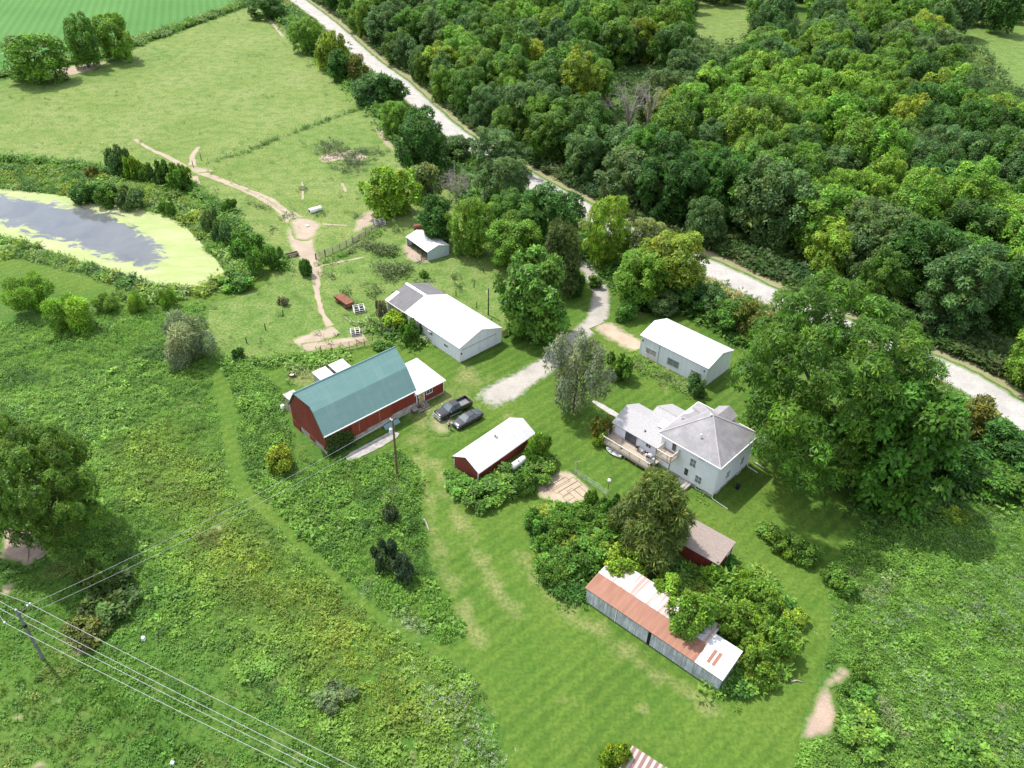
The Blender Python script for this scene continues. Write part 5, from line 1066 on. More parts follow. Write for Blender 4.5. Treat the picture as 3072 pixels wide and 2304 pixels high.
def frame_box(name, lab, cat, dx, dy, sx, sy, h, rz, mat=MGALV, panels=True):
    p = G(dx, dy); t = thing(name, lab, cat, p, rz); m = MB()
    for x in (-sx, sx):
        for y in (-sy, sy): m.tube([(x, y, 0), (x, y, h)], .04, 5)
    for z in ((.15, h * .55, h) if panels else (h,)):
        for q in (-sy, sy): m.tube([(-sx, q, z), (sx, q, z)], .045, 4)
        for q in (-sx, 0, sx): m.tube([(q, -sy, z), (q, sy, z)], .045, 4)
    part(m, 'frame', mat, t); part(MB().hexa([(-sx * .6, -sy * .6, .12), (sx * .6, -sy * .6, .12), (sx * .6, sy * .6, .12), (-sx * .6, sy * .6, .12), (-sx * .9, -sy * .9, .5), (sx * .9, -sy * .9, .5), (sx * .9, sy * .9, .5), (-sx * .9, sy * .9, .5)]), 'tub', MDARK, t); return t
frame_box('hay_feeder', 'white metal hay feeder frame beside the rusty wagon', 'feeder', 776, 672, .95, .8, .95, .4, MWHITE); frame_box('hay_feeder', 'white metal hay feeder by the muddy cattle yard', 'feeder', 821, 485, 1.0, .8, .9, .5, MWHITE); frame_box('livestock_tub', 'grey white feeding tub on the grass above the corral panels', 'tub', 768, 722, .75, .65, .9, .3, MWHITE)
p = G(756, 666); q = G(733, 650); a_ = atan2(q.y - p.y, q.x - p.x)
t = thing('farm_wagon', 'rusty old box wagon rotting in the weeds', 'wagon', (p + q) / 2, a_)
part(MB().hexa([(-2, -.6, .5), (2, -.6, .5), (2, .6, .5), (-2, .6, .5), (-2.05, -.85, 1.25), (2.05, -.85, 1.25), (2.05, .85, 1.25), (-2.05, .85, 1.25)]), 'box', MRUST, t)
m = MB()
for i in range(9): x = -2 + i * .5; m.hexa([(x - .03, -.65, .5), (x + .03, -.65, .5), (x + .03, .65, .5), (x - .03, .65, .5), (x - .03, -.9, 1.27), (x + .03, -.9, 1.27), (x + .03, .9, 1.27), (x - .03, .9, 1.27)])
part(m, 'ribs', MRUST, t); part(MB().tube([(2.0, 0, .5), (3.8, .1, .25)], .07, 5), 'tongue', MRUST, t)
for x in (-1.3, 1.3):
    for y in (-.8, .8): part(MB().lathe([(.2, -.06), (.38, -.06), (.38, .06), (.2, .06)], (x, y, .38), 'y', 12), 'wheel', MRUST, t)
def logs(lab, L, r=.11, mat=MDEAD):
    pts = [G(x, y, .12) for x, y in L]; c = pts[0]
    o = MB().tube([p - c + Vector((0, 0, .06 * (i % 2))) for i, p in enumerate(pts)], [r] + [r * .8] * (len(pts) - 2) + [r * .5] if len(pts) > 2 else [r, r * .6], 6).build('fallen_log', mat); o.location = (c.x, c.y, .1); return tag(o, lab, 'log', 'fallen branches and logs')
logs('pale bent log below the rusty wagon', [(744, 683), (752, 692), (768, 696), (784, 699)]); logs('curved pale pole beside the grey feeding tub', [(766, 730), (776, 738), (787, 741)], .08); logs('pale log lying on the brush pile below the transformer pole', [(848, 1059), (863, 1057), (875, 1055)], .16); logs('grey fallen branch below the big left tree', [(57, 1170), (60, 1195), (59, 1215)], .1); logs('pale log on the soil beside the big left tree', [(80, 1207), (92, 1202), (99, 1196)], .16); logs('long thin fallen branch under the big left tree trunk', [(12, 1160), (38, 1171), (66, 1176)], .1); logs('white log lying in the worn tyre track', [(916, 1121), (922, 1133), (927, 1147)], .13); logs('dead log at the edge of the bare right patch', [(1708, 1472), (1722, 1470), (1733, 1473)], .1)
p = G(790, 714); t = thing('lumber_pile', 'flattened pile of grey boards right of the feeding tub', 'lumber pile', p, .4)
for i in range(8): x = random.uniform(-1.2, 1.2); y = random.uniform(-.7, .7); a = random.uniform(-.5, .5); part(MB().hexa([(x - 1.2 * cos(a), y - 1.2 * sin(a), .05 * i), (x + 1.2 * cos(a), y + 1.2 * sin(a), .05 * i), (x + 1.2 * cos(a), y + 1.2 * sin(a) + .16, .05 * i), (x - 1.2 * cos(a), y - 1.2 * sin(a) + .16, .05 * i)] + [(x - 1.2 * cos(a), y - 1.2 * sin(a), .05 * i + .04), (x + 1.2 * cos(a), y + 1.2 * sin(a), .05 * i + .04), (x + 1.2 * cos(a), y + 1.2 * sin(a) + .16, .05 * i + .04), (x - 1.2 * cos(a), y - 1.2 * sin(a) + .16, .05 * i + .04)]), 'board', random.choice((MDEAD, MWOOD)), t)
p = G(682, 457); t = thing('calf_hutch', 'white plastic livestock shelter tipped over in the pasture', 'shelter', p, radians(40))
part(MB().lathe([(.55, -1.5), (.62, -1.4), (.62, 1.3), (.3, 1.6), (.05, 1.62)], (0, 0, .45), 'x', 14), 'shell', MWHITE, t, smooth=True); part(MB().lathe([(.2, -1.53), (.4, -1.52), (.2, -1.51)], (0, 0, .5), 'x', 12), 'opening', MDARK, t)
p = G(664, 489); tag(MB().lathe([(.3, 0), (.42, .1), (.42, .3), (.3, .36), (.28, .2)], n=12).build('mineral_feeder', MWHITE, smooth=True), 'small white tub in the middle of the bare cattle yard', 'tub').location = p
p = G(631, 812); t = thing('fire_ring', 'round steel fire ring with a pale ash bed on the lawn behind the barn', 'fire ring', p)
part(MB().lathe([(.50, 0), (.55, 0), (.55, .45), (.50, .45), (.50, 0)], n=16), 'ring', MRUST, t); part(MB().lathe([(.02, .02), (.49, .02), (.45, .2), (.1, .28)], n=14), 'ash_bed', MWHITE, t)
# propane tank, feeders, garden beds
t = thing('propane_tank', 'white propane tank lying behind the red outbuilding', 'propane tank', G(1118, 1010), atan2(*(np.array(GP([(1133, 998)])[0]) - np.array(GP([(1103, 1019)])[0]))[::-1]))
part(MB().lathe([(.1, -1.6), (.36, -1.5), (.5, -1.25), (.5, 1.25), (.36, 1.5), (.1, 1.6)], (0, 0, .85), 'x', 18), 'shell', plain('tank_white', (.74, .72, .70, 1), .5, .4, var=.06, stain=(.45, .38, .33, 1)), t, smooth=True)
part(MB().lathe([(.16, 1.3), (.18, 1.34), (.18, 1.5), (.05, 1.56)], n=10), 'valve_cover', MGALV, t)
for x in (-.9, .9): part(MB().box(x - .1, x + .1, -.4, .4, -.1, .42), 'stand', MCONC, t)
t = thing('birdhouse_pole', 'white birdhouse on a thin pole beside the garden', 'birdhouse', G(1312, 1069), .4)
part(MB().tube([(0, 0, 0), (0, 0, 2.5)], .035, 6), 'pole', MBLACK, t); o = part(MB().box(-.16, .16, -.16, .16, 2.5, 2.8).lathe([(.3, 2.8), (.04, 3.02)], n=4), 'birdhouse', MWHITE, t)
t = thing('clothes_post', 'grey tee shaped post at the top corner of the garden', 'post', G(1245, 1024), .5)
part(MB().tube([(0, 0, -.2), (0, 0, 2.3)], .055, 6), 'pole', MWOOD, t); part(MB().tube([(-.5, 0, 2.2), (.5, 0, 2.35)], .045, 5), 'crossarm', MWOOD, t)
ga = GP([(1180, 1050), (1215, 1030)]); ga = atan2(ga[1][1] - ga[0][1], ga[1][0] - ga[0][0])
for i, (dx, dy, sx, sy) in enumerate(((1196, 1040, 1.5, .45), (1206, 1047, 1.8, .5), (1220, 1049, 2.0, .5), (1232, 1056, 1.8, .5), (1190, 1053, .8, .4), (1255, 1063, .9, .55), (1244, 1070, 1.3, .5), (1228, 1075, .7, .5))):
    p = G(dx, dy); p.z = -.09; t = thing('raised_bed', 'timber edged vegetable bed in the bare garden', 'garden bed', p, ga + (pi / 2 if i in (5, 6) else 0), 'timber beds in the vegetable garden')
    part(MB().box(-sx, sx, -sy, -sy + .06, 0, .2).box(-sx, sx, sy - .06, sy, 0, .2).box(-sx, -sx + .06, -sy + .06, sy - .06, 0, .2).box(sx - .06, sx, -sy + .06, sy - .06, 0, .2), 'frame', plain('bed_timber', (.27, .215, .155, 1), .95, .1, var=.25), t)
    part(MB().box(-sx + .06, sx - .06, -sy + .06, sy - .06, .02, .15), 'soil', plain('bed_soil', (.36, .29, .20, 1), .95, .1, var=.2), t)
for dx, dy, lab in ((1339, 1085, 'pale grey bucket under the weeds right of the garden'), (1342, 1106, 'white bucket beside the dark shrub near the garden')):
    o = MB().lathe([(.15, 0), (.2, .02), (.24, .42), (.21, .42), (.18, .06)], n=12).build('bucket', MWHITE if 'white' in lab else MGALV, smooth=True); o.location = G(dx, dy); tag(o, lab, 'bucket')
tag(MB().hexa([(-.2, -.2, 0), (.2, -.2, 0), (.2, .2, 0), (-.2, .2, 0), (-.15, -.15, .5), (.15, -.15, .5), (.15, .15, .5), (-.15, .15, .5)]).build('marker_stake', MWHITE), 'small white marker on the grass left of the tall meadow', 'marker').location = G(311, 1382)
tag(MB().hexa([(-.2, -.2, 0), (.2, -.2, 0), (.2, .2, 0), (-.2, .2, 0), (-.15, -.15, .45), (.15, -.15, .45), (.15, .15, .45), (-.15, .15, .45)]).build('marker_stake', MWHITE), 'small white marker at the bottom edge of the left meadow', 'marker').location = G(374, 1652)
# ------------------------------------------------------------------ single trees and shrubs, each fitted to its crown in the picture
F_ = fit_plant
GW = 'trees along the road hedgerow'
for bb, kd, ti, lab in (
    ((5, 60, 136, 168), 'oak', 'bright', 'wide low tree leftmost at the edge of the crop field'), ((138, 22, 210, 136), 'oak', 'mid', 'tall tree between two others at the edge of the crop field'), ((200, 20, 282, 122), 'oak', 'bright', 'yellow green tree rightmost of the three at the crop field edge'),
    ((536, -22, 610, 36), 'ash', 'dark', 'dark tree at the far corner where the pasture meets the road'), ((628, 30, 694, 108), 'ash', 'bright', 'yellow green tree at the far end of the road hedgerow'), ((680, 62, 740, 146), 'small', 'yellow', 'yellowish tree second from the far end of the road hedgerow'),
    ((706, 96, 762, 168), 'wild', 'dark', 'dark shrubby tree by the far road edge of the pasture'), ((748, 108, 790, 172), 'wild', 'olive', 'small olive tree leaning over the far gravel road'), ((764, 158, 822, 222), 'wild', 'blue', 'grey green bush in the hedgerow beside the far pasture'),
    ((802, 152, 872, 224), 'wild', 'dark', 'dark green bush reaching over the gravel road edge'), ((818, 208, 892, 288), 'ash', 'bright', 'round yellow topped tree beside the big dark hedgerow tree'), ((850, 222, 968, 366), 'oak', 'dark', 'biggest dark tree in the hedgerow above the bare slope'),
    ((958, 284, 1022, 346), 'wild', 'blue', 'grey green bush against the road below the dark hedgerow tree'), ((1018, 262, 1134, 372), 'ash', 'blue', 'pale grey green tree hanging over the middle of the road'), ((796, 350, 900, 462), 'small', 'lime', 'yellow green bushy tree at the head of the cattle yard'),
    ((884, 338, 952, 430), 'wild', 'pale', 'pale shrub beside the yellow green cattle yard tree'), ((902, 412, 982, 522), 'wild', 'dark', 'dark upright tree behind the rust red tank'), ((972, 408, 1064, 546), 'ash', 'bright', 'yellow green tree behind the open livestock shed'),
    ((1034, 320, 1146, 446), 'ash', 'blue', 'grey green tree behind the livestock shed trees'), ((1056, 398, 1172, 528), 'ash', 'mid', 'mid green tree in the clump left of the drive'), ((1128, 384, 1262, 528), 'oak', 'dark', 'big dark tree leaning toward the gravel road left of the drive'),
    ((1050, 450, 1172, 565), 'oak', 'bright', 'bright tree at the front of the clump left of the drive'), ((1262, 402, 1368, 566), 'ash', 'lime', 'tall bright tree just right of the drive entrance'), ((1346, 452, 1444, 566), 'ash', 'pale', 'pale feathery tree right of the drive entrance'),
    ((1380, 478, 1530, 640), 'oak', 'yellow', 'broad yellowish tree beside the gravel road right of the drive'), ((1328, 520, 1450, 654), 'oak', 'bright', 'round green tree nearest the drive in the roadside clump')):
    F_('hedgerow_tree' if bb[1] < 560 else 'tree', lab, 'tree', bb, kd, ti, GW)
F_('cedar_tree', 'brownish green cedar beside the shaded end of the drive', 'tree', (1158, 462, 1264, 628), 'cedar', (.095, .135, .03))
F_('maple_tree', 'fresh green maple between the machine shed and the drive', 'tree', (1083, 515, 1228, 722), 'maple', 'emerald', vi=0)
F_('silver_tree', 'grey silvery tree in the curve of the gravel drive', 'tree', (1184, 708, 1312, 892), 'silver', 'silver')
F_('feathery_cedar', 'feathery olive green cedar in front of the farmhouse', 'tree', (1334, 996, 1500, 1212), 'cedar', (.098, .165, .034), vi=1)
F_('walnut_tree', 'huge spreading walnut tree shading the lawn right of the house', 'tree', (1584, 588, 2004, 1010), 'walnut', (.080, .190, .020), vi=0)
F_('mulberry_tree', 'leafy bright tree growing at the lower right of the huge walnut', 'tree', (1846, 778, 2068, 1092), 'maple', (.078, .195, .022), vi=1)
F_('lone_tree', 'dense dark tree at the left edge of the lower meadow', 'tree', (-70, 888, 196, 1182), 'walnut', (.085, .195, .022), vi=1)
F_('willow_shrub', 'green willow bush leftmost near the pond', 'shrub', (8, 590, 104, 674), 'willow', 'lime', 'willow bushes near the pond'); F_('willow_shrub', 'green willow bush second from the left near the pond', 'shrub', (90, 632, 190, 718), 'willow', 'lime', 'willow bushes near the pond')
F_('willow_shrub', 'low dark willow bush on the mown strip below the pond', 'shrub', (204, 632, 256, 672), 'willow', 'bright', 'willow bushes near the pond'); F_('willow_shrub', 'upright small willow third along the strip below the pond', 'shrub', (275, 628, 312, 674), 'willow', 'bright', 'willow bushes near the pond'); F_('willow_shrub', 'small willow farthest right on the strip below the pond', 'shrub', (342, 622, 378, 664), 'willow', 'lime', 'willow bushes near the pond')
F_('grey_willow', 'big round grey green willow beside the mown path', 'shrub', (344, 670, 452, 782), 'willow', 'grey')
GB = 'bushes at the pond and pasture fence'
for bb, ti, lab in (((230, 318, 278, 376), 'blue', 'dark blue green bush at the pasture fence above the pond'), ((270, 338, 302, 386), 'lime', 'lime bush beside the dark blue green fence bush'), ((295, 354, 328, 388), 'mid', 'green bush third along the fence above the pond'), ((326, 348, 366, 400), 'dark', 'dark bush fourth along the fence above the pond'), ((366, 355, 412, 408), 'mid', 'bush at the end of the fence where cattle tracks meet'),
    ((184, 360, 210, 384), 'olive', 'small orange tinged bush on the bank above the pond'), ((455, 478, 500, 525), 'blue', 'grey green bush on the bank right of the pond'), ((480, 430, 512, 458), 'mid', 'small bush by the mown strip right of the pond'), ((432, 452, 470, 500), 'blue', 'pale grey bush on the upper bank right of the pond'), ((345, 432, 378, 464), 'mid', 'round bush on the far bank of the pond'), ((150, 396, 212, 438), 'dark', 'low dark thicket leftmost on the far bank of the pond'), ((205, 402, 262, 444), 'mid', 'low dark thicket in the middle of the far pond bank'), ((250, 405, 310, 452), 'blue', 'grey green thicket rightmost on the far bank of the pond'), ((530, 540, 572, 592), 'emerald', 'bright round bush right of the pond bank'),
    ((500, 505, 560, 555), 'mid', 'wide bush at the mown strip right of the pond'), ((570, 530, 606, 580), 'emerald', 'vine covered bush beside the cattle gate'), ((645, 560, 672, 596), 'dark', 'dark bush in the corner of the fence by the cattle gate'), ((470, 588, 545, 626), 'mid', 'hedge like bush at the lower right of the pond'), ((500, 752, 530, 778), 'dark', 'dark round bush by the shortest pasture post'), ((600, 640, 622, 660), 'grey', 'low grey weed clump at the base of a pasture post')):
    F_('bush', lab, 'bush', bb, 'bush', ti, GB)
GY = 'shrubs around the yard'
for bb, ti, lab in (((906, 585, 925, 600), 'mid', 'small shrub at the corner of the open livestock shed'), ((1308, 764, 1366, 822), 'mid', 'round shrub beside the silvery tree'), ((828, 1090, 862, 1130), (.075, .125, .06), 'dark blue green shrub farthest up the meadow below the barn'), ((806, 1166, 858, 1230), (.07, .115, .055), 'dark twiggy shrub left of its neighbour in the meadow'), ((846, 1198, 894, 1256), (.08, .13, .07), 'dark grey green shrub nearest the mown path in the meadow'),
    ((768, 1126, 802, 1152), 'dark', 'pair of low dark shrubs in the meadow below the barn'), ((572, 962, 634, 1018), 'yellow', 'yellow green bush beside the barn foundation'), ((860, 690, 905, 740), 'mid', 'leafy green bush against the machine shed wall'), ((830, 672, 880, 712), 'lime', 'bright vine bush at the grey end of the machine shed'), ((805, 735, 850, 760), 'mid', 'low bush at the end of the corral panels'), ((812, 648, 836, 690), 'grey', 'grey dry bush at the old end of the machine shed'),
    ((1138, 936, 1190, 1000), 'bright', 'leafy bush at the corner of the red outbuilding'), ((1128, 985, 1208, 1035), 'mid', 'dark shrub between the propane tank and the garden'), ((1040, 1010, 1128, 1072), 'emerald', 'big emerald bush in front of the red outbuilding'), ((968, 1028, 1040, 1080), 'emerald', 'leafy bush below the gable of the red outbuilding'), ((1000, 1048, 1088, 1092), 'emerald', 'low emerald bush at the lawn edge below the red outbuilding'), ((1110, 1022, 1160, 1068), 'emerald', 'green bush at the left corner of the garden'), ((1275, 900, 1318, 950), 'olive', 'reddish bush at the corner of the deck'), ((1278, 930, 1312, 962), 'lime', 'round light green bush at the deck corner'),
    ((1295, 1068, 1340, 1118), 'dark', 'dark leafy shrub at the right end of the garden'), ((1262, 1058, 1290, 1100), 'mid', 'small upright shrub inside the garden edge'), ((1484, 810, 1526, 855), 'blue', 'grey green shrub at the near corner of the garage'), ((140, 1322, 240, 1385), (.12, .17, .035), 'olive brown bush in the meadow right of the crossarm pole'), ((170, 1210, 235, 1290), (.10, .16, .035), 'brownish bush above the olive one in the left meadow'), ((175, 1260, 300, 1330), (.07, .13, .028), 'spreading green bush in the left meadow near the wires'),
    ((680, 1470, 760, 1530), (.13, .21, .08), 'grey green bush in the lower middle meadow'), ((1635, 1130, 1690, 1172), 'emerald', 'upper end bush of the short hedge on the right lawn'), ((1672, 1150, 1730, 1202), 'mid', 'middle bush of the short hedge on the right lawn'), ((1715, 1172, 1772, 1222), 'emerald', 'lower end bush of the short hedge on the right lawn'), ((1780, 1222, 1850, 1280), 'emerald', 'shrub at the corner of the right flower meadow'), ((1840, 1430, 1890, 1480), 'emerald', 'round bush at the top of the bare right patch'), ((1822, 1480, 1900, 1545), 'emerald', 'leafy bush beside the middle of the bare right patch'), ((1805, 1535, 1920, 1610), 'emerald', 'biggest leafy bush at the foot of the bare right patch'), ((2040, 1600, 2160, 1680), 'emerald', 'leafy thicket in the bottom right of the flower meadow'), ((2030, 1090, 2090, 1130), 'lime', 'feathery lime bush at the top of the flower meadow'), ((1300, 1605, 1360, 1670), 'lime', 'yellow green bush left of the rust striped roof')):
    F_('shrub', lab, 'shrub', bb, 'bush', ti, GY)
GT = 'young trees around the long grey shed'
for bb, ti, lab in (((1295, 1170, 1392, 1262), 'lime', 'yellow green young tree over the left end of the rusty roof'), ((1400, 1235, 1475, 1312), 'lime', 'yellow green young tree over the middle of the rusty roof'), ((1448, 1268, 1545, 1392), 'bright', 'spreading young tree covering the rusty roof sheets'), ((1535, 1295, 1620, 1385), 'bright', 'young tree beside the pale end of the long shed'), ((1595, 1370, 1670, 1450), 'bright', 'young tree at the right end of the long shed'),
    ((1610, 1245, 1680, 1315), 'bright', 'young tree right of the red shed'), ((1225, 1160, 1320, 1250), 'mid', 'dark thicket tree in the middle of the weedy island'), ((1650, 1330, 1722, 1415), 'bright', 'young tree at the right tip of the weedy island')):
    F_('young_tree', lab, 'tree', bb, 'small', ti, GT)
for i in range(34):
    q_ = sample(GP([(1150, 1125), (1180, 1105), (1235, 1112), (1290, 1095), (1335, 1110), (1330, 1170), (1280, 1235), (1258, 1290), (1205, 1285), (1165, 1225)]), .5); x, y = q_[i % len(q_)]
    plant('thicket_bush', 'leafy bush of the low thicket left of the long grey shed', 'bush', (x, y), random.uniform(1.0, 1.9), random.uniform(1.3, 2.4), 'bush', random.choice(('emerald', 'emerald', 'mid')), 'bushes of the thicket')
for i in range(22):
    q_ = sample(GP([(1500, 1240), (1590, 1225), (1680, 1290), (1720, 1350), (1715, 1420), (1640, 1490), (1610, 1460), (1640, 1390), (1560, 1300)]), .5); x, y = q_[i % len(q_)]
    plant('thicket_bush', 'light green bush of the thicket behind the long grey shed', 'bush', (x, y), random.uniform(1.0, 1.8), random.uniform(1.2, 2.3), 'bush', random.choice(('lime', 'bright', 'bright')), 'light bushes of the thicket')
GS = 'shrubs between the drive and the road'
for bb, ti, lab in (((1360, 610, 1420, 668), 'dark', 'dark shrub left of the others behind the garage'), ((1410, 625, 1470, 680), 'blue', 'blue green shrub behind the garage lawn'), ((1455, 600, 1530, 672), 'dark', 'dark shrub below the yellowish roadside tree'), ((1510, 605, 1570, 680), 'blue', 'blue green shrub beside the gravel road verge'), ((1540, 640, 1610, 715), 'mid', 'mid green shrub at the lawn edge behind the garage'), ((1590, 640, 1650, 730), 'olive', 'olive shrub by the road left of the walnut'), ((1270, 590, 1300, 620), 'mid', 'small shrub at the inner bend of the drive'), ((1330, 640, 1375, 690), 'mid', 'shrub at the outer bend of the drive'), ((1225, 575, 1262, 640), 'dark', 'dark shrub at the foot of the cedar by the drive'),
    ((2060, 842, 2150, 950), 'olive', 'olive tree in front of the road at the right edge'), ((2120, 900, 2240, 1010), 'dark', 'dark tree at the right edge below the road'), ((2020, 930, 2120, 1050), 'dark', 'dark shrub right of the mulberry'), ((2090, 985, 2230, 1080), 'mid', 'dark thicket at the top right of the flower meadow')):
    F_('shrub', lab, 'shrub', bb, 'wild', ti, GS)
p = G(912, 724); plant('shrub', 'dark climbing bush on the machine shed wall', 'shrub', (p.x, p.y), 1.0, 2.5, 'bush', 'dark', GY)
# climbing vine on the barn corner
vn = thing('climbing_vine', 'dark vine climbing the corner of the red barn', 'vine', (-25.712, 81.68, 0), .776)
n = 1500; g = np.random.default_rng(4); P = np.stack([g.uniform(.1, 4.6, n), g.uniform(-.75, .15, n), g.uniform(0, 3.5, n)], 1); P = P[(P[:, 2] < 3.5 - .35 * np.maximum(0, P[:, 0] - 2)) & (P[:, 1] > -.2 - .5 * (1 - P[:, 2] / 3.5))]
D_ = unit(g.normal(size=P.shape) + np.array([0, -.8, -.2])); V = leaves(P, D_, unit(np.array([0, -1, .6]) + g.normal(size=P.shape) * .4), g.uniform(.22, .4, len(P)), g.uniform(.16, .26, len(P)))
b = g.uniform(.7, 1.3, len(P))[:, None] * np.array([[.05, .12, .02]]); link('foliage', quads_mesh('vine_foliage', V, b, MLEAF), vn)

# dead trees
def dead_tree(name, lab, bb_base, h, spread, seed, n1=9, n2=6):
    g = np.random.default_rng(seed); p = G(*bb_base); t = thing(name, lab, 'dead tree', p); m = MB()
    m.tube([(0, 0, -.2), (0, 0, h * .3), (g.uniform(-.3, .3), g.uniform(-.3, .3), h * .65)], [h * .022, h * .018, h * .008], 6); br = MB()
    for i in range(n1):
        a = 2 * pi * i / n1 + g.uniform(-.3, .3); z0 = h * g.uniform(.2, .6); s_ = spread * g.uniform(.6, 1); e = Vector((cos(a) * s_, sin(a) * s_, h * g.uniform(.65, 1.0))); a0 = Vector((0, 0, z0)); md = a0.lerp(e, .5) + Vector((0, 0, h * .05))
        br.tube([a0, md, e], [h * .011, h * .007, .015], 5)
        for j in range(n2):
            q = md.lerp(e, g.uniform(0, .9)); f = q + Vector(tuple(g.normal(size=3) * spread * .22)) + Vector((0, 0, spread * .15)); br.tube([q, f], [.04, .012], 4)
            for kx in range(3): q2 = q.lerp(f, g.uniform(.3, 1)); br.tube([q2, q2 + Vector(tuple(g.normal(size=3) * spread * .13)) + Vector((0, 0, .1))], [.025, .01], 3)
    part(m, 'trunk', MDEAD, t); part(br, 'branches', MDEAD, t); return t
dead_tree('dead_tree', 'grey leafless shrub between the livestock shed and the road', (985, 440), 6.5, 4.2, 1, 14, 9); dead_tree('dead_tree', 'tall bare grey tree standing in the middle of the woods', (1352, 315), 17, 5.5, 2, 10, 8); dead_tree('dead_tree', 'second bare grey tree right of the tall one in the woods', (1395, 300), 16, 5.0, 3, 9, 8); dead_tree('dead_tree', 'low bare bleached tree in a dark gap of the woods', (1300, 268), 8, 4.5, 5, 9, 6); dead_tree('dead_tree', 'bare twiggy snag on the steep bank at the right of the woods', (2030, 560), 7, 2.5, 6, 5, 3)
dead_tree('dead_tree', 'bare grey crown showing beside the bright tree at the top of the woods', (1640, 165), 15, 5, 12, 9, 7); dead_tree('dead_tree', 'small bare tree near the road side of the woods', (1130, 90), 13, 4, 13, 8, 6)
dead_tree('dead_tree', 'leaning dead stem in a gap at the right of the woods', (2205, 470), 6, 2, 8, 4, 3)

# ------------------------------------------------------------------ the woods across the road
RL = np.array(ROADL)
def right_of_road(P):
    best = np.full(len(P), 1e9); sg_ = np.zeros(len(P))
    for a, b in zip(RL[:-1], RL[1:]):
        ab = b - a; t = np.clip(((P - a) @ ab) / (ab @ ab), 0, 1); dv = P - a - t[:, None] * ab; d = np.linalg.norm(dv, axis=1); c = ab[0] * dv[:, 1] - ab[1] * dv[:, 0]
        u = d < best - 1e-6; best[u] = d[u]; sg_[u] = np.sign(c[u])
    return best * sg_
s_ref = np.sign(right_of_road(np.array([G(1700, 300)[:2]]))[0])
CLEAR = [[(1305, 95), (1425, 80), (1432, 235), (1340, 262), (1285, 240)], [(1500, -40), (1632, -40), (1640, 50), (1590, 95), (1500, 80)], [(2062, 22), (2300, 0), (2300, 185), (2200, 190), (2130, 110), (2070, 80)], [(1690, -30), (1765, -30), (1765, 55), (1725, 60)]]
P = []; y = 60.0
cand = []
while y < 470:
    s_ = 9.3 + (y - 60) * .006; x = -140 + rng.uniform(0, s_)
    while x < 330: cand.append((x + rng.uniform(-.36, .36) * s_, y + rng.uniform(-.36, .36) * s_)); x += s_
    y += s_ * .88
cand = np.array(cand); dr = right_of_road(cand) * s_ref
kinds = [('dark', 'dark green leafy tree in the woods across the road'), ('mid', 'mid green leafy tree in the woods across the road'), ('bright', 'bright green tree standing out in the woods across the road'), ('blue', 'bluish grey green tree in the woods across the road'), ('yellow', 'yellowish tree in the woods across the road')]
OCC = [(1000, 300, 1160, 500)]
nF = 0; lst = []
for (x, y), d in zip(cand, dr):
    if d < 7.2: continue
    r = random.uniform(4.6, 8.0); h = random.uniform(1.7, 2.25) * r + 3
    if d < 12: r = min(r, d - 3.6); h = min(h, 6 + d * .75)
    q = PR((x, y, h * .6)); q0 = PR((x, y, 0)); q1 = PR((x, y, h))
    if q[0] < -60 or q[0] > 2275 or q0[1] < -12 or q1[1] > 1120: continue
    qq = np.array([[q[0], q[1]]])
    if any(inside(qq, c)[0] or inside(np.array([[q1[0], q1[1]]]), c)[0] for c in CLEAR): continue
    if y < 100 and d < 10: continue
    lst.append((q[2], x, y, r, h))
lst.sort()
for zc, x, y, r, h in lst[:300]:
    v = fbm(np.array([x]), np.array([y]), 30, 40, 2)[0] + random.uniform(-.25, .25)
    far = y > 270
    i = 4 if random.random() < .03 else (3 if (v < .33 or (far and v < .42)) else (0 if v < .46 else (1 if v < .60 else 2)))
    kd = random.choice(('oak', 'ash', 'oak', 'ash', 'tall')); h = h + (2.5 if kd == 'tall' else 0); r = r * (.75 if kd == 'tall' else 1); plant('woodland_tree', kinds[i][1], 'tree', (x, y), r, h, kd, kinds[i][0], 'trees of the woods across the road'); nF += 1
if len(lst) > 300:                                      # the far rest of the woods as one mass
    VV, CC = [], []
    for zc, x, y, r, h in lst[300:]:
        r0, h0, zb, L = proto(random.choice(('oak', 'ash'))); me = random.choice(L)[0]; nq = len(me.polygons)
        co = np.empty(nq * 12, np.float32); me.vertices.foreach_get('co', co); cl = np.empty(nq * 16, np.float32); me.color_attributes['Col'].data.foreach_get('color', cl)
        k_ = rng.random(nq) < .33; V = co.reshape(-1, 4, 3)[k_]; c = cl.reshape(-1, 4, 4)[k_][:, 0, :3]; m_ = V.mean(1, keepdims=True); V = m_ + (V - m_) * 1.7; a = random.uniform(0, 6.28)
        V = np.stack([(V[..., 0] * cos(a) - V[..., 1] * sin(a)) * r / r0 + x, (V[..., 0] * sin(a) + V[..., 1] * cos(a)) * r / r0 + y, V[..., 2] * h / h0], -1); VV.append(V)
        CC.append(c * np.array(TINT[random.choice(('dark', 'mid', 'blue', 'mid', 'bright', 'blue'))]) * random.uniform(.9, 1.15))
    tag(link('far_woods', quads_mesh('far_woods', np.concatenate(VV), np.concatenate(CC), MLEAF)), 'far off woods at the top of the view', 'woods', kind='stuff')
print('forest', nF, 'of', len(lst))
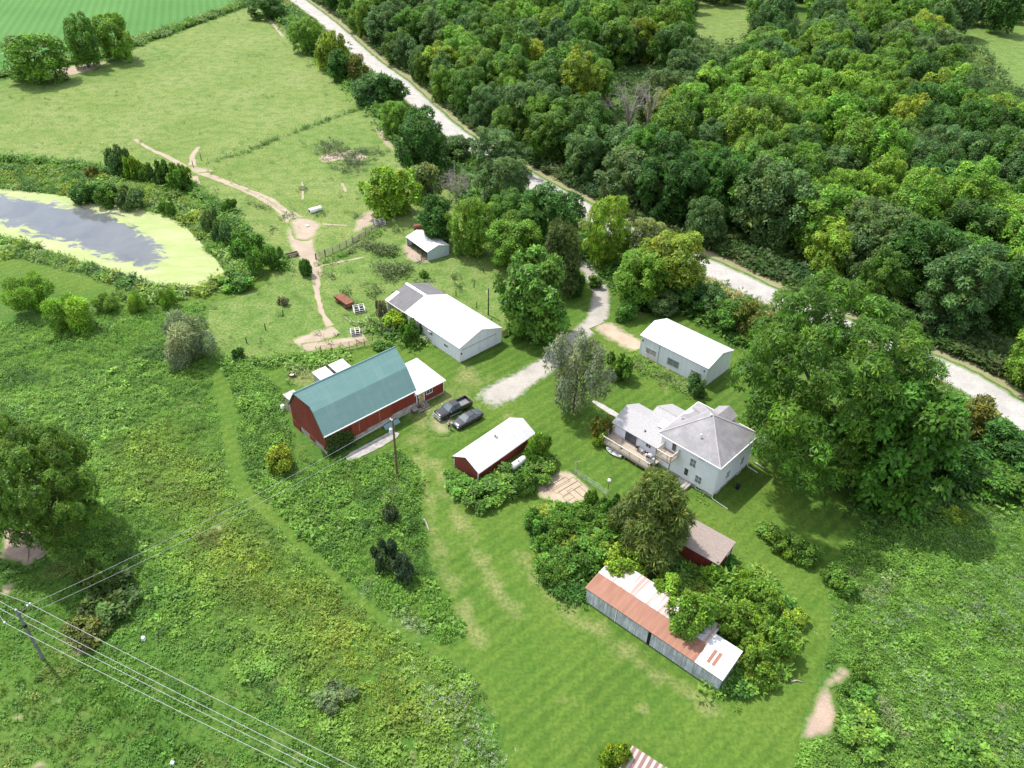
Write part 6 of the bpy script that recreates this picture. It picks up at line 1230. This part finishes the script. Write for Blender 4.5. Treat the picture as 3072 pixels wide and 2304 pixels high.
# bushes under the edge of the woods and the weeds that fill the gaps between its trees
u = rng.uniform(0, 1, 5200); i = (u * (len(RL) - 1.001)).astype(int); f = (u * (len(RL) - 1.001) - i)[:, None]; P = RL[i] * (1 - f) + RL[i + 1] * f; nn = NR[i]
off = 6.2 + rng.random(5200)[:, None] ** 1.5 * 9; P = P + nn * off; P = P[(right_of_road(P) * s_ref > 5.4)]
S = rng.uniform(.8, 2.1, len(P)) * np.clip((right_of_road(P) * s_ref - 4.6) / 2.2, .35, 1)
cover('roadside_brush', P, S, palette(P, [(.045, .10, .035), (.07, .14, .03), (.10, .125, .05), (.055, .12, .03)], 9, 31), np.where(rng.random(len(P)) < .7, 'leafy', 'stalk'), 'brushy undergrowth along the edge of the woods', 'undergrowth', seed=7)
P = np.stack([rng.uniform(-110, 300, 30000), rng.uniform(70, 430, 30000)], 1); P = P[(right_of_road(P) * s_ref > 9)]
q = np.array([PR((a, b, 0))[:2] for a, b in P]); k_ = (q[:, 0] > -40) & (q[:, 0] < 2250) & (q[:, 1] < 1060) & (q[:, 1] > -10)
for c_ in CLEAR[1:]: k_ &= ~inside(q, c_)
P = P[k_]
cover('woodland_floor', P, rng.uniform(1.0, 2.4, len(P)), palette(P, [(.03, .07, .018), (.045, .10, .02), (.07, .12, .03), (.10, .15, .035)], 16, 33), np.where(rng.random(len(P)) < .75, 'leafy', 'stalk'), 'shrubby undergrowth on the floor of the woods', 'undergrowth', seed=8)

# ------------------------------------------------------------------ meadows, banks and weeds
BR, YG, DG, TN, LM, PL = (.15, .30, .046), (.27, .34, .048), (.085, .19, .035), (.36, .33, .15), (.21, .375, .060), (.22, .31, .11)
W_M1 = GP([(-200, 720), (60, 690), (120, 712), (190, 672), (300, 668), (380, 664), (440, 652), (440, 742), (446, 772), (462, 842), (476, 902), (486, 987), (498, 1042), (545, 1097), (600, 1144), (690, 1226), (760, 1294), (820, 1344), (900, 1392), (960, 1424), (1010, 1444), (1040, 1484), (1062, 1532), (1082, 1582), (1098, 1659), (1112, 1760), (-200, 1800)])
W_LOW = GP([(-200, 1150), (60, 1120), (170, 1230), (245, 1325), (330, 1370), (470, 1400), (540, 1500), (640, 1560), (720, 1610), (780, 1670), (800, 1800), (-200, 1800)])
def meadow(name, poly, dens, stops, kinds, kp, sz, label, minus=(), scale=7, seed=1, hs=1.0, thin=None, sharp=1.0, extra=None):
    P = sample(poly, dens, minus)
    if thin is not None: P = P[rng.random(len(P)) < thin(P)]
    C = palette(P, stops, scale, seed, .06, sharp)
    if extra is not None: C = extra(P, C)
    k_ = (~inside(P, W_LAWN) & (dseg(P, W_LAWN, True) > .3)) if name.startswith('meadow') else np.ones(len(P), bool); P = P[k_]; C = palette(P, stops, scale, seed, .06, sharp)
    if extra is not None: C = extra(P, C)
    f = fbm(P[:, 0], P[:, 1], 3.2, seed + 50); S = sz * rng.uniform(.55, 1.25, len(P)) * (.35 + 1.1 * f); b_ = rng.random(len(P)) < .03; S[b_] *= 1.6; C = C * (.72 + .56 * vnoise(P[:, 0], P[:, 1], 1.1, seed + 9))[:, None]
    kd = np.where(rng.random(len(P)) < np.clip(kp + (fbm(P[:, 0], P[:, 1], 10, seed + 70) - .5) * 1.8, .05, .95), kinds[0], kinds[1])
    return cover(name, P, S, C, kd, label, 'meadow plants', HS=np.full(len(P), hs), seed=seed)
yl1 = GP([(330, 960), (360, 1040), (440, 1090), (455, 1150), (560, 1260), (680, 1340), (800, 1430), (900, 1560)])
def m1col(P, C):
    k_ = (np.clip(1.1 - dseg(P, yl1) / 7, 0, 1) * (.15 + .8 * fbm(P[:, 0], P[:, 1], 5, 61)))[:, None]; C = C * (1 - k_) + np.array(YG) * rng.uniform(.8, 1.15, (len(P), 1)) * k_
    dk = np.array(G(450, 1165))[:2]; k_ = np.clip(1.3 - np.linalg.norm(P - dk, axis=1) / 1.8, 0, 1)[:, None] * .8; return C * (1 - k_) + np.array((.12, .10, .035)) * k_
meadow('meadow_weeds', W_M1, 8, [DG, BR, BR, LM, BR, DG, BR, LM], ('leafy', 'stalk'), .42, .52, 'tall leafy weeds of the big left meadow', [W_LOW] + SOILP, 6, 3, 1.05, extra=m1col)
meadow('meadow_grass', W_LOW, 7, [(.085, .205, .030), (.11, .245, .034), (.14, .27, .04), (.075, .185, .028), (.19, .26, .06)], ('leafy', 'tuft'), .45, .42, 'short rough grass in the lower left meadow', SOILP, 5, 5, .8, thin=lambda P: np.where(fbm(P[:, 0], P[:, 1], 3.2, 77) > .70, .25, 1.0))
W_M2 = GP([(478, 790), (520, 782), (560, 800), (596, 832), (622, 860), (650, 960), (690, 990), (745, 998), (775, 992), (862, 974), (903, 1010), (913, 1030), (905, 1080), (913, 1130), (933, 1230), (958, 1290), (998, 1340), (1002, 1370), (984, 1394), (950, 1396), (905, 1370), (822, 1320), (747, 1250), (694, 1201), (642, 1150), (602, 1110), (567, 1081), (537, 1038), (518, 990), (512, 940), (516, 900), (507, 860)])
meadow('meadow_weeds', W_M2, 8, [DG, BR, BR, LM, DG, BR, LM, BR], ('leafy', 'stalk'), .6, .62, 'tall weeds between the red barn and the mown path', [GP([(622, 855), (705, 985), (700, 1003), (640, 990), (610, 880)])], 6, 9, 1.1)
W_M3 = GP([(1892, 1084), (1960, 1062), (2100, 1030), (2300, 1010), (2400, 1800), (1702, 1800), (1714, 1659), (1720, 1608), (1745, 1604), (1806, 1592), (1814, 1550), (1802, 1488), (1828, 1484), (1848, 1452), (1815, 1430), (1780, 1442), (1790, 1390), (1794, 1330), (1788, 1280), (1784, 1250), (1808, 1205), (1840, 1162), (1870, 1112)])
meadow('meadow_weeds', W_M3, 9, [BR, LM, BR, DG, LM, DG, LM, BR, PL], ('leafy', 'stalk'), .72, .5, 'lush leafy weeds of the right flower meadow', SOILP, 4.5, 13, 1.0)
def blossoms(name, pts, n, spread, col, lab, sz=.15, z=(.45, .8)):
    pts = GP(pts); P = np.concatenate([np.array(c_) + rng.normal(size=(n, 2)) * spread for c_ in pts]); C = np.array(col) * rng.uniform(.8, 1.15, (len(P), 1))
    o = cover(name, P, rng.uniform(.6, 1.2, len(P)) * sz * 1.3, C, ['flower'] * len(P), lab, 'wildflowers', Z=rng.uniform(*z, len(P)), seed=len(P)); return o
blossoms('white_flowers', [(960, 1510), (1000, 1525), (930, 1500), (985, 1545), (1020, 1600), (1010, 1570), (1060, 1640), (930, 1550), (1045, 1585), (890, 1455), (1000, 1500), (985, 1640), (875, 1350), (900, 1360), (915, 1370), (790, 1285), (875, 1345), (1075, 1655)], 22, .8, (.70, .68, .60), 'white wildflowers in the lower middle meadow')
blossoms('white_flowers', [(2140, 1130), (2160, 1145), (2190, 1135), (1800, 1360), (1960, 1440), (1900, 1330), (1990, 1330), (2100, 1290), (2080, 1300), (2060, 1180), (2120, 1100), (1930, 1310), (1985, 1470), (1960, 1480), (2060, 1490), (2020, 1270), (2200, 1200), (1840, 1270), (2150, 1400), (2190, 1550), (2030, 1330), (1870, 1290), (1920, 1400), (2080, 1400), (2130, 1460), (1880, 1500), (2170, 1250), (2100, 1180), (1950, 1260)], 16, 1.0, (.62, .64, .56), 'white wildflowers scattered in the right flower meadow')
blossoms('lilac_flowers', [(2000, 1545), (2050, 1550), (2180, 1360), (2110, 1340), (2090, 1260), (2120, 1320), (1990, 1480), (2200, 1310), (2150, 1620), (2205, 1640), (1890, 1345), (1975, 1330), (2040, 1505), (2140, 1240), (2205, 1260), (2180, 1280), (2160, 1320), (2195, 1420), (2060, 1340), (2150, 1560), (1940, 1350)], 22, .7, (.46, .40, .52), 'pale lilac wildflowers scattered in the right flower meadow')
W_IS = GP([(1140, 1130), (1150, 1105), (1190, 1095), (1235, 1105), (1285, 1088), (1340, 1100), (1400, 1110), (1440, 1120), (1470, 1185), (1590, 1215), (1640, 1232), (1690, 1282), (1722, 1330), (1728, 1380), (1700, 1470), (1620, 1505), (1565, 1500), (1600, 1410), (1460, 1290), (1290, 1240), (1262, 1300), (1205, 1292), (1165, 1228)])
LS = np.array([(22.743, 47.06)]); ca, sa = cos(2.445), sin(2.445); W_LS = [tuple(LS[0] + np.array([ca * u_ + sa * v_, sa * u_ - ca * v_])) for u_, v_ in ((0, -.3), (17.6, -.3), (17.6, 5.6), (0, 5.6))]
meadow('undergrowth', W_IS, 9, [DG, (.055, .17, .028), (.075, .20, .03), LM, BR, YG], ('leafy', 'stalk'), .85, .95, 'dense leafy undergrowth around the long grey shed', [W_LS, GP([(1440, 1165), (1475, 1165), (1570, 1225), (1610, 1200), (1625, 1235), (1560, 1262), (1500, 1240), (1430, 1200)])], 4, 17, 1.1)
W_CB = GP([(962, 1020), (975, 1070), (1010, 1088), (1085, 1085), (1140, 1062), (1158, 1045), (1200, 1015), (1190, 985), (1150, 960), (1128, 992), (1060, 1030), (1030, 1045), (985, 1020)])
meadow('undergrowth', W_CB, 8, [(.055, .17, .028), BR, (.07, .19, .03), LM], ('leafy', 'stalk'), .8, .75, 'leafy weeds around the red outbuilding', (), 3, 19, 1.0)
W_BANK = GP([(-150, 352), (100, 360), (230, 382), (300, 398), (370, 412), (420, 442), (490, 502), (545, 562), (572, 592), (540, 618), (470, 636), (400, 650), (330, 660), (250, 645), (150, 600), (60, 575), (-150, 560)])
meadow('pond_bank_weeds', W_BANK, 2.6, [DG, BR, LM, PL, BR, YG, DG], ('leafy', 'stalk'), .5, 1.0, 'rank weeds on the banks of the pond', [smooth_poly(W_POND), GP([(-150, 575), (60, 590), (200, 628), (330, 655), (300, 640), (200, 600), (60, 560), (-150, 555)])], 8, 23, 1.0)
blossoms('white_flowers', [(40, 545), (90, 560), (150, 575), (200, 588), (230, 598), (280, 606), (330, 622), (20, 530), (185, 580)], 40, 2.4, (.62, .62, .55), 'white wildflowers on the near bank of the pond', .16, (.5, 1.0))
W_BE = GP([(570, 800), (600, 790), (660, 835), (630, 855), (605, 832)]); 
# weedy lines: field margin, fence lines, barn yard
def weedline(name, line, width, dens, stops, sz, lab, seed, hs=1.0, kp=.6):
    L = np.array(densify_open(line, .5)); n = int(dens * len(L) * .5 * width); i = rng.integers(0, len(L), n); P = L[i] + rng.normal(size=(n, 2)) * width * .3
    return cover(name, P, sz * rng.uniform(.5, 1.3, n), palette(P, stops, 6, seed), np.where(rng.random(n) < kp, 'leafy', 'stalk'), lab, 'weeds', HS=np.full(n, hs), seed=seed)
weedline('field_margin', GP([(-100, 178), (0, 164), (60, 156), (130, 138), (250, 112), (300, 92), (400, 56), (500, 20), (530, 4), (545, -8)]), 5.5, 2.2, [DG, BR, PL, DG], 1.5, 'weedy margin between the crop field and the pasture', 41)
weedline('fence_weeds', GP([(-60, 342), (60, 348), (150, 358), (235, 372), (330, 384), (400, 398), (440, 425), (490, 470), (545, 520), (600, 566), (620, 585)]), 3.0, 3.4, [DG, BR, BR, DG], 1.15, 'weeds along the fence between the pond and the pasture', 43)
weedline('fence_weeds', GP([(450, 352), (530, 330), (600, 300), (680, 270), (775, 236)]), 1.6, 1.6, [DG, DG, BR], .8, 'dark weeds along the long wire fence across the pasture', 44)
weedline('fence_weeds', GP([(690, 572), (740, 552), (790, 522), (830, 495)]), 1.8, 3, [PL, (.2, .23, .11), BR], .7, 'grey green weeds along the cattle yard fence', 45)
weedline('fence_weeds', GP([(478, 780), (520, 786), (560, 790), (610, 778), (640, 773)]), 2.4, 5, [DG, BR, LM], .8, 'leafy weeds at the end of the low wire fence', 46)
weedline('shed_weeds', GP([(905, 740), (880, 730), (850, 722), (820, 715), (800, 700)]), 4, 4.5, [DG, BR, LM, PL], .95, 'weeds against the side of the machine shed', 47)
weedline('barn_weeds', GP([(645, 800), (665, 785), (700, 778), (735, 772)]), 4.5, 4, [BR, LM, PL], .9, 'light green weeds behind the barn', 48)
weedline('roadside_weeds', [tuple(a) for a in RL[1:] - NR[1:] * 5.6], 3.2, 2.2, [PL, BR, DG, TN], 1.0, 'weeds on the near verge of the gravel road', 49)
weedline('roadside_weeds', GP([(600, 20), (680, 90), (760, 165), (830, 230), (900, 310), (960, 360), (1040, 430), (1120, 500)]), 9, 1.6, [DG, BR, (.06, .13, .05), BR], 1.9, 'brush under the road hedgerow', 50, 1.0)
weedline('roadside_weeds', GP([(1260, 540), (1330, 590), (1400, 640), (1480, 655), (1560, 690), (1620, 740)]), 6, 2.6, [DG, BR, (.06, .13, .05), BR], 1.5, 'brush between the drive and the road', 51, 1.0)
weedline('tree_weeds', GP([(1870, 1090), (1930, 1060), (2000, 1040), (2100, 1010), (2212, 1000)]), 9, 3, [DG, (.045, .11, .025), BR], 1.2, 'shaded weeds under the trees at the right edge', 52)
weedline('shed_weeds', GP([(1560, 1498), (1598, 1440), (1640, 1400)]), 3, 5, [DG, BR, LM], .9, 'weeds at the end wall of the long shed', 53)
weedline('shed_weeds', GP([(1160, 1235), (1215, 1290), (1262, 1302)]), 2, 4, [DG, BR, LM], .7, 'weeds at the left corner of the long shed', 54)
# flower border along the garage
bd = GP([(1375, 775), (1400, 800), (1440, 818), (1475, 838), (1500, 848)])
weedline('flower_border', bd, 3.0, 9, [BR, LM, PL, (.2, .26, .08), DG], .48, 'mixed flower border along the garage wall', 55)
blossoms('border_flowers', [(1402, 779)], 30, .35, (.65, .16, .05), 'orange lilies in the garage flower border', .13, (.4, .7))
blossoms('border_flowers', [(1438, 803), (1470, 836), (1485, 848), (1460, 825)], 26, .5, (.60, .60, .38), 'pale yellow flowers in the garage flower border', .14, (.25, .5))
# weeds of the pasture
P = sample(W_PAST, .16); f = fbm(P[:, 0], P[:, 1], 12, 71); P = P[rng.random(len(P)) < np.clip((f - .42) * 2.2, .03, .6)]
cover('pasture_weeds', P, rng.uniform(.25, .75, len(P)), palette(P, [(.08, .15, .035), (.13, .20, .05), (.16, .2, .08)], 8, 72), np.where(rng.random(len(P)) < .4, 'leafy', 'stalk'), 'scattered weeds in the pasture', 'weeds', seed=73)
def tufts(name, spots, n, spread, cols, sz, lab, seed):
    P = np.concatenate([np.array(c_) + rng.normal(size=(n, 2)) * spread for c_ in GP(spots)]); return cover(name, P, sz * rng.uniform(.5, 1.3, len(P)), palette(P, cols, 4, seed), np.where(rng.random(len(P)) < .35, 'leafy', 'stalk'), lab, 'weeds', seed=seed)
tufts('thistles', [(700, 320), (720, 315), (735, 330), (755, 340), (770, 350), (740, 352), (700, 330), (785, 330), (800, 335), (755, 370), (775, 358)], 26, 1.6, [(.15, .18, .10), (.10, .16, .06)], .95, 'grey green thistles on the bare slope of the pasture', 81)
tufts('yard_weeds', [(822, 545), (835, 540), (845, 550), (828, 578), (840, 590), (855, 582), (845, 600), (800, 535), (868, 590)], 30, 1.0, [(.13, .18, .075), (.10, .16, .045)], .95, 'tall grey weeds left of the open livestock shed', 82)
tufts('yard_weeds', [(600, 560), (570, 450), (620, 470), (540, 440), (590, 500), (650, 410), (690, 462), (775, 470), (760, 655), (800, 640), (815, 632), (790, 618), (740, 640), (860, 500), (985, 600), (1000, 620), (920, 612), (1010, 690), (700, 600), (860, 640)], 9, .8, [(.07, .13, .035), (.11, .17, .05)], .8, 'dark weed tufts dotted around the cattle pasture', 83)
tufts('foundation_weeds', [(655, 980), (690, 1000), (900, 975), (985, 1000), (1065, 735), (1300, 955), (1440, 1060), (1510, 1075), (1340, 975), (1380, 990), (1410, 1000)], 14, .6, [BR, LM], .4, 'weeds growing at the foot of the buildings', 84)
